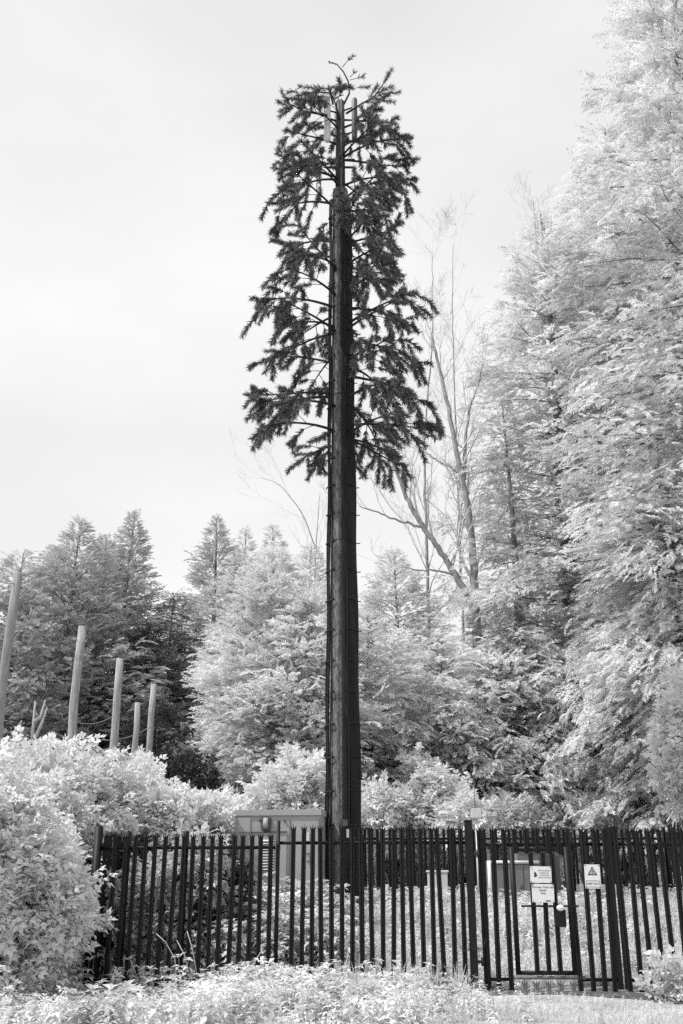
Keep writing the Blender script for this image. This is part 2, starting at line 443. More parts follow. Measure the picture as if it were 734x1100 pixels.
# ------------------------------------------------------------------ setting: ground
def grid_ground():
    xs = np.concatenate([[-900, -300, -120, -60, -40], np.arange(-30, 30.01, .5), [40, 60, 120, 300, 900]])
    ys = np.concatenate([[-300, -100, -30, -10, 0, 6], np.arange(10, 45.01, .35), [55, 80, 140, 300, 700, 1500]])
    X, Y = np.meshgrid(xs, ys, indexing='ij'); Z = ground_z(X, Y)
    V = np.stack([X, Y, Z], -1).reshape(-1, 3); ny = len(ys)
    i = (np.arange(len(xs) - 1)[:, None] * ny + np.arange(ny - 1)[None]).ravel()
    nb = NB(); nb.add(V, np.stack([i, i + ny, i + ny + 1, i + 1], 1))
    m, nt, N, L = _mat('ground_soil_and_turf')
    out = N.new('ShaderNodeOutputMaterial'); b = N.new('ShaderNodeBsdfPrincipled'); b.inputs['Roughness'].default_value = .95; b.inputs['Specular IOR Level'].default_value = .1
    tc = N.new('ShaderNodeTexCoord')
    n1 = N.new('ShaderNodeTexNoise'); n1.inputs['Scale'].default_value = 1.3; n1.inputs['Detail'].default_value = 8; n1.inputs['Roughness'].default_value = .7
    n2 = N.new('ShaderNodeTexNoise'); n2.inputs['Scale'].default_value = 22; n2.inputs['Detail'].default_value = 6; n2.inputs['Roughness'].default_value = .8
    L.new(tc.outputs['Object'], n1.inputs['Vector']); L.new(tc.outputs['Object'], n2.inputs['Vector'])
    ad = N.new('ShaderNodeMath'); ad.operation = 'MULTIPLY_ADD'; ad.inputs[1].default_value = .5; L.new(n2.outputs['Fac'], ad.inputs[0])
    h = N.new('ShaderNodeMath'); h.operation = 'MULTIPLY'; h.inputs[1].default_value = .5; L.new(n1.outputs['Fac'], h.inputs[0]); L.new(h.outputs[0], ad.inputs[2])
    r = N.new('ShaderNodeValToRGB'); r.color_ramp.elements[0].position = .38; r.color_ramp.elements[0].color = grey(.22)
    r.color_ramp.elements[1].position = .58; r.color_ramp.elements[1].color = grey(.66)
    L.new(ad.outputs[0], r.inputs['Fac']); L.new(r.outputs['Color'], b.inputs['Base Color'])
    bp = N.new('ShaderNodeBump'); bp.inputs['Strength'].default_value = .8; bp.inputs['Distance'].default_value = .06
    L.new(n2.outputs['Fac'], bp.inputs['Height']); L.new(bp.outputs['Normal'], b.inputs['Normal']); L.new(b.outputs[0], out.inputs['Surface'])
    o = nb.obj('ground', m, smooth=True); tag(o, kind='structure'); return o
grid_ground()
def gate_shadow_strip():  # dark ribbon along the gate foot, the gate's cast shadow put into its colour
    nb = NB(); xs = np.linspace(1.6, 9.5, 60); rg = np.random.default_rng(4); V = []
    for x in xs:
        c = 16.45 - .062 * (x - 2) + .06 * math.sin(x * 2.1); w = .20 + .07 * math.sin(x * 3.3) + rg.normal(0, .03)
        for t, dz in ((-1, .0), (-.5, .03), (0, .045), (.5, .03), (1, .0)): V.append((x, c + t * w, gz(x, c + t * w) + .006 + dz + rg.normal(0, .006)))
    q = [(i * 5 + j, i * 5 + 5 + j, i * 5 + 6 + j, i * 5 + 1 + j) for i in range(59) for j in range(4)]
    nb.add(V, q); tag(nb.obj('painted_gate_shadow', surf('gate_shadow_grey', .09, rough=.95, var=.5, scale=14, bump=.8, dirt=(.4, 9, .56)), smooth=True), kind='structure')
gate_shadow_strip()

# ------------------------------------------------------------------ palisade fence
def pale_mesh(name, H, w=.070, mat='fence'):
    bm = bmesh.new(); k = w / .070
    xs = [-.035, -.026, -.012, 0, .012, .026, .035]; ys = [.014, -.004, -.008, .006, -.008, -.004, .014]
    xs = [x * k for x in xs]
    lo = [bm.verts.new((x, y, 0)) for x, y in zip(xs, ys)]
    hi = [bm.verts.new((x, y, H - (.085 if i in (2, 4) else .11))) for i, (x, y) in enumerate(zip(xs, ys))]
    for i in range(6): bm.faces.new((lo[i], lo[i + 1], hi[i + 1], hi[i]))
    tips = [bm.verts.new((-.047 * k, -.016, H - .035)), bm.verts.new((0, .004, H)), bm.verts.new((.047 * k, -.016, H - .035))]
    for tpi, (a, c) in zip(tips, ((0, 2), (2, 4), (4, 6))):
        for i in range(a, c): bm.faces.new((hi[i], hi[i + 1], tpi))
    bmesh.ops.recalc_face_normals(bm, faces=bm.faces[:])
    bmesh.ops.solidify(bm, geom=bm.faces[:], thickness=.004)
    me = bpy.data.meshes.new(name); bm.to_mesh(me); bm.free(); me.materials.append(M[mat]); return me

FA = Vector((-4.03, 17.23, 0)); FSL = -.062          # fence line: corner and slope
FYAW = math.atan(FSL)
def fence_s(px, py=980):
    """distance along the front fence of the thing at this photo column"""
    a, b = at(px, py, 1.0) - Vector((0, 0, CAMZ)), None
    # ray (a.x*t, t) meets line y = FA.y + FSL*(x-FA.x)
    t = (FA.y - FSL * FA.x) / (1 - FSL * a.x)
    return (a.x * t - FA.x) / math.cos(FYAW)

rngF = random.Random(5)
def add_pale(root, me, s, z, y=0.0, lean=0.008, name='pale'):
    o = link(name, me, None, root, (s, y, z), (rngF.gauss(0, lean * .5), rngF.gauss(0, lean), rngF.gauss(0, .05)))
    return o

def bar(root, name, s0, s1, z, y=.04, h=.05, d=.045, mat='fence', z1=None):
    nb = NB(); z1 = z if z1 is None else z1
    # L-shaped angle bar
    for (yy, zz, dd, hh) in ((y, 0, .006, h), (y + d / 2, -h / 2 + .003, d, .006)):
        v = []
        for (s, zb) in ((s0, z), (s1, z1)):
            v += [(s, yy - dd / 2, zb + zz - hh / 2), (s, yy + dd / 2, zb + zz - hh / 2), (s, yy + dd / 2, zb + zz + hh / 2), (s, yy - dd / 2, zb + zz + hh / 2)]
        nb.add(v, [(0, 3, 2, 1), (4, 5, 6, 7), (0, 1, 5, 4), (1, 2, 6, 5), (2, 3, 7, 6), (3, 0, 4, 7)])
    return nb.obj(name, M[mat], root)

def ibeam(root, name, s, z0, z1, w=.10, d=.08, y=.09, mat='fence'):
    nb = NB(); zc, h = (z0 + z1) / 2, z1 - z0
    nb.box((s, y - d / 2, zc), (w, .008, h)); nb.box((s, y + d / 2, zc), (w, .008, h)); nb.box((s, y, zc), (.008, d - .01, h))
    return nb.obj(name, M[mat], root)

def tubepost(root, name, s, z0, z1, w, d, y=.0, mat='fence'):
    return bevel_box(name, (w, d, z1 - z0), M[mat], root, (s, y, (z0 + z1) / 2), .006)

PALE_A = pale_mesh('pale', 2.42); PALE_B = pale_mesh('pale', 2.50)

# left part of the front fence
fr = empty('palisade_fence', FA, 'black palisade fence with three-pointed pales in front of the grey cabinet and tower', 'fence', rz=FYAW)
s_step, s_gp = fence_s(297), fence_s(507)
ibeam(fr, 'post', .02, -.1, 2.44, .11, .1, y=.03)
lo = [120, 126.5, 133, 138.5]
pxs = [119.5] + [130.0 + 10.62 * k for k in range(0, 16)]
for i, px in enumerate(pxs): add_pale(fr, PALE_A, fence_s(px), -.07)
for px in (129.8, 193.7): ibeam(fr, 'post', fence_s(px), -.1, 2.36, .10, .07, y=.12)
bar(fr, 'rail', .05, s_step - .04, 2.10); bar(fr, 'rail', .05, s_step - .04, .12)
ibeam(fr, 'post', s_step, .0, 2.52, .055, .06, y=.05)
n2 = 19
for k in range(n2):
    px = 313.5 + (497.5 - 313.5) * (k - .0) / (n2 - 2 + .0)
    if px < 500: add_pale(fr, PALE_B, fence_s(px), -.03 if k < 9 else -.045)
bar(fr, 'rail', s_step + .02, s_gp - .04, 2.17); bar(fr, 'rail', s_step + .02, s_gp - .04, .13, z1=.10)
ibeam(fr, 'post', fence_s(313.5 + 184 / 17 * 7), 0, 2.3, .06, .07, y=.11)

# gate post
gp = empty('gate_post', (FA.x + s_gp * math.cos(FYAW), FA.y + s_gp * math.sin(FYAW), 0), 'thick square black gate post with hinges and a chain, between fence and gate', 'gate post', rz=FYAW)
tubepost(gp, 'shaft', 0, -.15, 2.49, .118, .12)
for z in (.42, 2.0):
    nb = NB(); nb.tube([(.02, -.03, z), (.16, -.03, z)], .022, 8); nb.tube([(.13, -.03, z - .06), (.13, -.03, z + .06)], .02, 8); nb.obj('hinge', M['steel'], gp)
cp = bevel_box('cap', (.13, .132, .02), M['fence'], gp, (0, 0, 2.501), .004)
# chain hanging across the post
nb = NB()
def chain(p0, p1, sag, n):
    for i in range(n):
        t0 = i / n; t1 = (i + 1.25) / n
        f = lambda t: np.array(p0) * (1 - t) + np.array(p1) * t + np.array([0, 0, -sag * 4 * t * (1 - t)])
        a, b = f(t0), f(min(1, t1)); d = b - a; s = np.array([0, 1, 0]) if i % 2 else norm(np.cross(d, [0, 1, 0]))
        ring = [a + d * .5 + d * .5 * math.cos(q) + s * .011 * math.sin(q) for q in np.linspace(0, 2 * PI, 11)]
        nb.tube(ring, .0045, 5, cap=False)
chain((-.22, -.02, .66), (-.06, -.08, .62), .07, 7); chain((-.08, -.082, .615), (.08, -.082, .615), .01, 6); chain((.06, -.08, .62), (.20, -.03, .74), .07, 7)
ch = nb.obj('locking_chain', M['steel'], loc=gp.location, rot=(0, 0, FYAW)); tag(ch, 'short steel chain looped low around the thick gate post', 'chain')

# left gate leaf with wicket door
s_g0, s_g1 = fence_s(517), fence_s(657)
gt = empty('palisade_gate', gp.location, 'left leaf of the black palisade gate, with a narrow wicket door framed in', 'gate', rz=FYAW)
gx = lambda px: fence_s(px) - s_gp
GZ0, GZ1 = -.05, 2.45
PALE_G = pale_mesh('gate_pale', 2.46, .075); PALE_W = pale_mesh('wicket_pale', 1.83, .07); PALE_S = pale_mesh('stub_pale', .30, .07, 'gatebottom')
tubepost(gt, 'stile', gx(521.5), .05, 2.35, .09, .06, .05)
bar(gt, 'rail', gx(517), gx(658), 2.14); bar(gt, 'rail', gx(517), gx(548), .17); bar(gt, 'rail', gx(620), gx(658), .17)
for px in (520, 532.5, 545.5): add_pale(gt, PALE_G, gx(px), -.03, .0)
for px in (618.5, 631.5, 643.5, 654): add_pale(gt, PALE_G, gx(px), -.05, .0)
# short pale heads above the wicket
HEAD = pale_mesh('pale_head', .44, .075)
for px in (557.5, 570, 582, 594, 606): add_pale(gt, HEAD, gx(px), 2.0, .0, name='pale_head')
wk_l, wk_r = gx(553.5), gx(613.5)
wk = link('wicket_frame', bpy.data.meshes.new('wicket_frame'), None, gt)
nb = NB(); wz0, wz1 = .235, 2.10
for s in (wk_l, wk_r): nb.box((s, .02, (wz0 + wz1) / 2), (.075, .05, wz1 - wz0))
nb.box(((wk_l + wk_r) / 2, .022, wz1 - .03), (wk_r - wk_l - .078, .045, .06)); nb.box(((wk_l + wk_r) / 2, .022, wz0 + .03), (wk_r - wk_l - .078, .045, .06))
bpy.data.objects.remove(wk); wk = nb.obj('wicket_door', M['fence'], gt)
for px in (573.5, 586, 598):
    add_pale(wk, PALE_W, gx(px), wz0 + .015, -.012, name='wicket_pale')
bevel_box('lock_rail', (gx(622) - gx(560), .02, .03), M['fence'], wk, ((gx(622) + gx(560)) / 2, -.035, 1.22), .004)
bevel_box('lock_box', (.16, .06, .26), M['cable'], wk, (gx(601.5), -.06, 1.05), .012)
nb = NB(); nb.box(((gx(548) + gx(624)) / 2, .02, .20), (gx(624) - gx(548), .05, .05)); nb.obj('threshold_rail', M['gatebottom'], gt)
for px in (559, 571.5, 584, 597, 610): add_pale(gt, PALE_S, gx(px), -.10, -.02, lean=.004, name='stub_pale')
# light strip at the head of the wicket opening
nb = NB(); nb.box(((gx(547) + gx(577)) / 2, .075, 2.13), (gx(577) - gx(547), .01, .016)); nb.box((gx(547.5), .075, 2.03), (.04, .012, .2)); nb.obj('keep_plate', M['pale'], gt)
# meeting stiles
tubepost(gt, 'stile', gx(660.5), .04, 2.40, .08, .06, .03)

# right gate leaf
gr = empty('palisade_gate', (FA.x + fence_s(665) * math.cos(FYAW), FA.y + fence_s(665) * math.sin(FYAW), 0), 'right leaf of the black palisade gate, running out of the frame past the warning sign', 'gate', rz=FYAW)
tubepost(gr, 'stile', .05, .04, 2.42, .09, .06, .04)
q = 2.30
for k in range(14): add_pale(gr, PALE_G, .07 + .1735 * k, -.05, .0)
bar(gr, 'rail', 0, q, 2.14); bar(gr, 'rail', 0, q, .17)
tubepost(gr, 'stile', q + .03, .04, 2.42, .08, .06, .04)
XR = fence_s(665) + q + .2

# right end of front fence, side fences and rear fence
def run_fence(label, A, B, n, H, zoff=0.0, wpale=.07, npost=6, cat='fence', zf=None):
    d = Vector((B[0] - A[0], B[1] - A[1], 0)); Ln = d.length; yaw = math.atan2(d.y, d.x)
    r = empty('palisade_fence', (A[0], A[1], 0), label, cat, rz=yaw)
    me = pale_mesh('pale', H, wpale)
    for i in range(n):
        t = (i + .5) / n; x, y = A[0] + d.x * t, A[1] + d.y * t
        add_pale(r, me, Ln * t, (zf(t) if zf else gz(x, y)) + zoff)
    for i in range(npost + 1):
        t = i / npost; x, y = A[0] + d.x * t, A[1] + d.y * t; g = (zf(t) if zf else gz(x, y)) + zoff
        ibeam(r, 'post', Ln * t, g - .2, g + H - .12, .09, .07, y=.12)
    for i in range(npost):
        ta, tb = i / npost, (i + 1) / npost
        g = [(zf(t) if zf else gz(A[0] + d.x * t, A[1] + d.y * t)) + zoff for t in (ta, tb)]
        for h in (.14, H - .30): bar(r, 'rail', Ln * ta + .05, Ln * tb - .05, g[0] + h, z1=g[1] + h)
    return r
FR0 = (FA.x + XR * math.cos(FYAW), FA.y + XR * math.sin(FYAW)); YB = 27.6
XRB = 8.6
side_z = lambda a, b: (lambda t: a + (b - a) * min(1, max(0, t * 2.2)))
run_fence('black palisade side fence receding from the left corner post, half hidden in leaves', (FA.x + .09, FA.y + .16), (FA.x + .02, YB), 78, 2.40, zf=side_z(-.02, .05), npost=5)
run_fence('black palisade rear fence behind the small pale cabinet and the tower', (FA.x, YB), (XRB, YB), 80, 2.0, zf=lambda t: .93, npost=5)
run_fence('black palisade side fence receding behind the right gate leaf, with a small white notice', (XRB, FR0[1] + .1), (XRB, YB - .1), 80, 2.42, zf=side_z(.0, .62), npost=5)
run_fence('short end of the black palisade front fence, beyond the right gate leaf', (FR0[0], FR0[1]), (XRB, FR0[1] - .06), 9 if XRB - FR0[0] > .8 else 4, 2.45, zf=lambda t: -.02, npost=1)

# ------------------------------------------------------------------ signs
def fpos(px, py, off=-.06):
    s = fence_s(px, py); x = FA.x + s * math.cos(FYAW); y = FA.y + s * math.sin(FYAW)
    p = at(px, py, y); return Vector((p.x - off * math.sin(FYAW), p.y + off, p.z))

def text(root, body, size, loc, align='CENTER', name='lettering', spacing=1.0):
    cu = bpy.data.curves.new(name, 'FONT'); cu.body = body; cu.size = size; cu.align_x = align; cu.align_y = 'CENTER'; cu.extrude = .0008
    cu.space_line = spacing
    o = bpy.data.objects.new(name, cu); COL.objects.link(o); o.parent = root; o.location = loc; o.rotation_euler = (PI / 2, 0, 0)
    me = bpy.data.meshes.new_from_object(o.evaluated_get(bpy.context.evaluated_depsgraph_get())); me.name = name
    bpy.data.objects.remove(o); me.materials.clear(); return link(name, me, M['ink'], root, loc, (PI / 2, 0, 0))

def screws(w, h):
    nb = NB()
    for sx in (-1, 1):
        for sz in (-1, 1): nb.tube([(sx * (w / 2 - .014), -.004, sz * (h / 2 - .014)), (sx * (w / 2 - .014), -.013, sz * (h / 2 - .014))], .008, 7)
    return nb

S1 = empty('notice_sign', fpos(580.5, 939.5), 'white notice with a hand symbol and small print, upper of two on the wicket door', 'sign', rz=FYAW); S1.rotation_euler = (0, RAD(1.2), FYAW)
w, h = .335, .245
bevel_box('plate', (w, .006, h), M['sign'], S1, (0, 0, 0), .002); screws(w, h).obj('fixings', M['cable'], S1)
nb = NB()   # raised hand symbol
nb.box((-.088, -.0042, -.018), (.034, .002, .036))
for i, hh in enumerate((.030, .038, .036, .028)): nb.box((-.1005 + i * .0087, -.0042, .001 + hh / 2), (.0068, .002, hh))
nb.box((-.066, -.0042, -.010), (.010, .002, .030), 0)
nb.obj('hand_symbol', M['ink'], S1)
text(S1, 'Access by authorised\npersonnel only\nAll visitors must\ncall the control room', .023, (.055, -.0045, .01), spacing=1.5)
S2 = empty('notice_sign', fpos(583, 959.5), 'white notice with three short lines of text, lower of two on the wicket door', 'sign', rz=FYAW); S2.rotation_euler = (0, RAD(1.0), FYAW)
w, h = .345, .27
bevel_box('plate', (w, .006, h), M['sign'], S2, (0, 0, 0), .002); screws(w, h).obj('fixings', M['cable'], S2)
text(S2, 'Turnover Think 10m\nReader\nOnly', .040, (0, -.0045, .045), spacing=1.1)
nb = NB(); nb.box((.075, -.0042, -.11), (.075, .002, .016)); nb.obj('footer_mark', M['ink'], S2)
S3 = empty('warning_sign', fpos(636, 941.5), 'white warning sign with a triangle above a KEEP OUT panel, on the gate pales', 'sign', rz=FYAW); S3.rotation_euler = (0, RAD(.8), FYAW)
w, h = .245, .355
bevel_box('plate', (w, .006, h), M['sign'], S3, (0, 0, 0), .002); screws(w, h).obj('fixings', M['cable'], S3)
def tri_ring(nb, c, a, b):
    o = [np.array((c[0] + a * math.cos(q), c[1], c[2] + a * math.sin(q))) for q in (PI / 2, PI / 2 + 2 * PI / 3, PI / 2 + 4 * PI / 3)]
    i = [np.array((c[0] + b * math.cos(q), c[1], c[2] + b * math.sin(q))) for q in (PI / 2, PI / 2 + 2 * PI / 3, PI / 2 + 4 * PI / 3)]
    nb.add(o + i, [(0, 1, 4, 3), (1, 2, 5, 4), (2, 0, 3, 5)])
nb = NB(); tri_ring(nb, (0, -.0045, .062), .088, .062); nb.obj('warning_triangle', M['ink'], S3)
nb = NB(); tri_ring(nb, (0, -.0042, .062), .061, .0); nb.obj('triangle_field', M['concrete'], S3)
text(S3, '!', .085, (0, -.0055, .058), name='exclamation_mark')
nb = NB()
for (c, d) in (((0, -.0042, -.063), (.21, .002, .005)), ((0, -.0042, -.155), (.21, .002, .005)), ((-.1045, -.0042, -.109), (.005, .002, .086)), ((.1045, -.0042, -.109), (.005, .002, .086))): nb.box(c, d)
nb.obj('panel_border', M['ink'], S3)
text(S3, 'KEEP OUT', .042, (0, -.0045, -.108))
S4 = empty('notice_sign', at(692.5, 938, 25.2) , 'small white notice fixed to the palisade side fence inside the compound', 'sign'); S4.rotation_euler = (0, 0, RAD(-60))
S4.location.x = XRB - .07
bevel_box('plate', (.30, .006, .26), M['sign'], S4, (0, 0, 0), .002); nb = screws(.30, .26); nb.obj('fixings', M['cable'], S4)
# padlock
pl = empty('padlock', fpos(601, 975, -.12), 'pale round padlock cover on the lock box of the wicket door', 'padlock', rz=FYAW)
bm = bmesh.new(); bmesh.ops.create_uvsphere(bm, u_segments=16, v_segments=10, radius=.055); bmesh.ops.scale(bm, vec=(1.1, .6, .85), verts=bm.verts)
me = bpy.data.meshes.new('cover'); bm.to_mesh(me); bm.free(); link('cover', me, M['palewhite'], pl)
nb = NB(); nb.tube([(.028 * math.cos(a), .0, .03 + .05 * math.sin(a)) for a in np.linspace(0, PI, 9)], .007, 6); nb.obj('shackle', M['steel'], pl)

# ------------------------------------------------------------------ equipment in the compound
# big grey cabinet
CY = 20.4
c0, c1 = at(252, 870, CY), at(345, 870, CY)
cw = c1.x - c0.x; ctop = c0.z; cb = gz((c0.x + c1.x) / 2, CY) - .05
cab = empty('equipment_cabinet', ((c0.x + c1.x) / 2, CY, cb), 'large grey metal equipment cabinet with louvred door, left of the tower', 'cabinet', rz=RAD(-8))
chh = ctop - cb
bevel_box('body', (cw, .85, chh - .10), M['cabinet'], cab, (0, .43, (chh - .10) / 2), .012)
bevel_box('roof', (cw + .05, .91, .12), M['cabinet'], cab, (0, .43, chh - .055), .012)
def cx(px): return (px - 298.5) / (345 - 252) * cw
def cz(py): return (at(298, py, CY).z - cb)
def plate(name, px0, px1, py0, py1, mat, parent, y=-.012, th=.02, bev=.003):
    o = bevel_box(name, (cx(px1) - cx(px0), th, cz(py0) - cz(py1)), M[mat], parent, ((cx(px0) + cx(px1)) / 2, y, (cz(py0) + cz(py1)) / 2), bev)
    if parent is not cab: o.location -= parent.location
    return o
plate('access_panel', 255, 269, 878, 893.5, 'cabinet', cab, -.005)
dr = plate('door', 271.5, 309, 894.5, 975, 'cabinet', cab, -.004, .018)
vent = plate('vent_frame', 274, 297.5, 899.5, 937, 'cabinet', dr, -.012, .03)
nb = NB(); z0_, z1_ = cz(935), cz(901.5); x0_, x1_ = cx(280), cx(296)
for k in range(11):
    z = z0_ + (z1_ - z0_) * (k + .5) / 11
    nb.add([(x0_, -.028, z + .02), (x1_, -.028, z + .02), (x1_, -.055, z - .012), (x0_, -.055, z - .012), (x0_, -.028, z + .016), (x1_, -.028, z + .016), (x1_, -.055, z - .016), (x0_, -.055, z - .016)],
           [(0, 3, 2, 1), (4, 5, 6, 7), (3, 7, 6, 2), (0, 4, 7, 3), (1, 2, 6, 5)])
nb.obj('louvres', M['pale'], dr, loc=-dr.location)
nb = NB(); nb.box(((x0_ + x1_) / 2, -.0285, (z0_ + z1_) / 2), (x1_ - x0_, .003, z1_ - z0_)); nb.obj('vent_backing', M['cabdark'], dr, loc=-dr.location)
nb = NB(); nb.box(((cx(270) + cx(309)) / 2, -.018, cz(893.6)), (cx(309) - cx(270), .03, .018)); nb.obj('drip_strip', M['cabdark'], cab)
lm = empty('bulkhead_lamp', cab.matrix_basis @ Vector((cx(286.5), -.04, cz(884.5))), 'small wall lamp with pale glass above the door of the large grey cabinet', 'lamp', rz=RAD(-8))
bevel_box('housing', (.20, .06, .25), M['cabdark'], lm, (0, .005, -.01), .015)
nb = NB(); nb.tube([(0, -.045, -.10), (0, -.05, -.02), (0, -.045, .10)], [.035, .048, .045], 12); nb.obj('diffuser', M['concrete'], lm, smooth=True)
for (px, py, w_) in ((279.5, 881.5, .03), (306.5, 882, .035)):
    bevel_box('stud', (w_, .03, .04), M['cabdark'], cab, (cx(px), -.012, cz(py)), .006)
bevel_box('label_plate', (.12, .006, .16), M['pale'], cab, (cx(330), -.006, cz(899)), .002)
nb = NB(); nb.box((cx(333), -.014, cz(917)), (.10, .02, .02)); nb.box((cx(333), -.014, cz(925)), (.08, .02, .02)); nb.obj('latch', M['cabdark'], cab)
nb = NB()
for px in (312, 345): nb.box((cx(min(px, 343.5)), -.006, (cz(880) + 0) / 2), (.012, .012, cz(880)))
nb.obj('seam', M['cabdark'], cab)

# small pale cabinet at the rear
p0, p1 = at(461.5, 937, 25.2), at(483.5, 972, 25.2)
sc_ = empty('equipment_cabinet', ((p0.x + p1.x) / 2, 25.5, gz(2, 25.5)), 'small pale double-door cabinet in front of the rear fence', 'cabinet')
hh = p0.z - gz(2, 25.5); ww = p1.x - p0.x
bevel_box('body', (ww, .4, hh), M['pale'], sc_, (0, .2, hh / 2), .012); bevel_box('roof', (ww + .05, .46, .05), M['palewhite'], sc_, (0, .2, hh + .024), .01)
for sg, mt in ((-1, 'pale'), (1, 'pale')): 
    d_ = bevel_box('door', (ww / 2 - .03, .02, hh - .12), M[mt], sc_, (sg * ww / 4, -.012, hh / 2), .004)
nb = NB(); nb.box((.03, -.03, hh * .5), (.02, .03, .10)); nb.obj('handle', M['cabdark'], sc_)

# grey cabinet with white trim behind the wicket
p0, p1 = at(523.5, 924.5, 22.6), at(583, 985, 22.6)
g0 = gz(4.3, 22.6) - .03
tc_ = empty('equipment_cabinet', ((p0.x + p1.x) / 2, 22.6, g0), 'wide grey cabinet with white frame trim, seen through the wicket door', 'cabinet')
ww = p1.x - p0.x; hh = p0.z - g0
bevel_box('body', (ww, .7, hh), M['face'], tc_, (0, .36, hh / 2), .01)
nb = NB(); nb.box((-ww / 2 + .035, -.012, hh / 2), (.07, .05, hh)); nb.box((.037, -.012, hh - .03), (ww - .076, .05, .06)); nb.obj('trim', M['palewhite'], tc_)
for k in range(3):
    a_ = -ww / 2 + .09 + k * (ww - .1) / 3; d_ = bevel_box('door', ((ww - .1) / 3 - .02, .018, hh - .14), M['face'], tc_, (a_ + (ww - .1) / 6 , -.004, hh / 2 - .02), .004)
    nb = NB(); nb.box(((ww - .1) / 6 - .06, -.021, 0), (.02, .03, .12)); nb.obj('handle', M['cabdark'], d_)
# taller dark cabinet face behind it
p0, p1 = at(556, 914, 23.6), at(606, 985, 23.6); g0 = gz(4.9, 23.6) - .03
td = empty('equipment_cabinet', ((p0.x + p1.x) / 2, 23.6, g0), 'tall dark grey cabinet standing directly behind the white-trimmed one', 'cabinet')
ww = p1.x - p0.x; hh = p0.z - g0
bevel_box('body', (ww, .7, hh), M['face'], td, (0, .36, hh / 2), .012); bevel_box('roof', (ww + .06, .78, .05), M['cabdark'], td, (0, .36, hh + .024), .01)
bevel_box('door', (ww * .42, .02, hh - .2), M['cabdark'], td, (ww * .26, -.012, hh / 2), .004)
bevel_box('door', (ww * .46, .02, hh - .2), M['face'], td, (-ww * .24, -.012, hh / 2), .004)

# lamp post with a pale box on top
q0 = at(511, 880, 23.2); g0 = gz(q0.x, 23.2)
lp = empty('sensor_post', (q0.x, 23.2, g0), 'thin pale post carrying a small white box, behind the gate post', 'post')
nb = NB(); nb.tube([(0, 0, -.1), (.02, 0, q0.z - g0)], .032, 10); nb.obj('pole', M['pale'], lp, smooth=True)
bevel_box('sensor_box', (.23, .18, .22), M['pale'], lp, (.02, 0, q0.z - g0 + .12), .02)
nb = NB(); nb.tube([(.0, 0, q0.z - g0 + .24), (.0, 0, q0.z - g0 + .85)], .008, 6); nb.obj('whip_aerial', M['antgrey'], lp)

# pale cable gantry on the right
b0, b1 = at(620.5, 950, 22.4), at(667, 959, 22.4); g0 = gz(6, 22.4)
gn = empty('cable_gantry', ((b0.x + b1.x) / 2, 22.4, g0), 'pale metal cable gantry on short legs behind the warning sign', 'gantry')
ww = b1.x - b0.x; zt = b0.z - g0; th = b0.z - b1.z
bevel_box('tray', (ww, .3, th), M['pale'], gn, (0, 0, zt - th / 2), .01)
for px, wl in ((637.5, .13), (656, .07), (666, .06), (674, .12)):
    lx = at(px, 970, 22.4).x - gn.location.x
    bevel_box('leg', (wl, .08, zt - th), M['pale'], gn, (lx, .02 if px < 668 else .1, (zt - th) / 2), .006)
# low box
b0 = at(687.5, 970, 22.0); g0 = gz(b0.x, 22.0)
bx = empty('meter_box', (b0.x, 22.0, g0), 'low pale box with a sloping lid beside the gantry', 'box')
hh = max(.3, b0.z - g0)
bevel_box('body', (.2, .22, hh - .06), M['face'], bx, (0, 0, (hh - .06) / 2), .008); bevel_box('lid', (.26, .28, .06), M['palewhite'], bx, (0, 0, hh - .03), .01)

# ------------------------------------------------------------------ the disguised tower
TD = 21.0
tb = at(371, 985, TD); TX = tb.x + .0; TG = gz(TX, TD)
top_mast = at(366.5, 110, TD).z; z_mast = at(367, 205, TD).z
TX = .04
tw = empty('disguised_phone_mast', (TX, TD, TG), 'tall dark phone mast disguised as a conifer, behind the palisade fence', 'mast')
rT = np.random.default_rng(11)
# trunk with a bark relief, tapering
zt_ = z_mast - TG
def trad(z): return .292 - (.292 - .180) * np.clip(z / zt_, 0, 1) ** .9
sides, rows = 64, 90
zz = np.linspace(-.05, zt_, rows); a = np.arange(sides) * 2 * PI / sides
ph = rT.uniform(0, 6.28, 12)
A, Z = np.meshgrid(a, zz)
rel = .012 * np.sin(A * 9 + ph[0] + .5 * np.sin(Z * .7)) + .008 * np.sin(A * 17 + ph[1] + np.sin(Z * 1.1 + ph[2])) + .005 * np.sin(A * 26 + Z * .8 + ph[3]) + rT.normal(0, .0018, A.shape)
Rr = trad(Z) + rel
xo = -.07 * Z / zt_
V = np.stack([Rr * np.cos(A) + xo, Rr * np.sin(A), Z], -1).reshape(-1, 3)
i = np.arange(rows - 1)[:, None] * sides; j = np.arange(sides)[None]; k = (j + 1) % sides
nb = NB(); nb.add(V, np.stack([i + j, i + k, i + sides + k, i + sides + j], -1).reshape(-1, 4)); 
nb.add([(xo[-1, 0], 0, zt_)] + [tuple(V[(rows - 1) * sides + t]) for t in range(sides)], None, [(0, 1 + t, 1 + (t + 1) % sides) for t in range(sides)])
nb.obj('trunk', M['trunk'], tw, smooth=True)
# seam strips down the trunk, with rivets
def surf_pt(ang, z, off=0.0):
    r = trad(z) + off; return (r * math.sin(ang) - .07 * z / zt_, -r * math.cos(ang), z)
for ang in (-.05, .0):
    nb = NB(); zs = np.linspace(.2, zt_, 40); nb.tube([surf_pt(ang, z, .008) for z in zs], .009, 5); nb.obj('seam_strip', M['steel'], tw)
nb = NB()
for z in np.arange(.5, zt_, .22): 
    p = surf_pt(-.02, z, .012); nb.box(p, (.014, .014, .014))
nb.obj('rivets', M['antgrey'], tw)
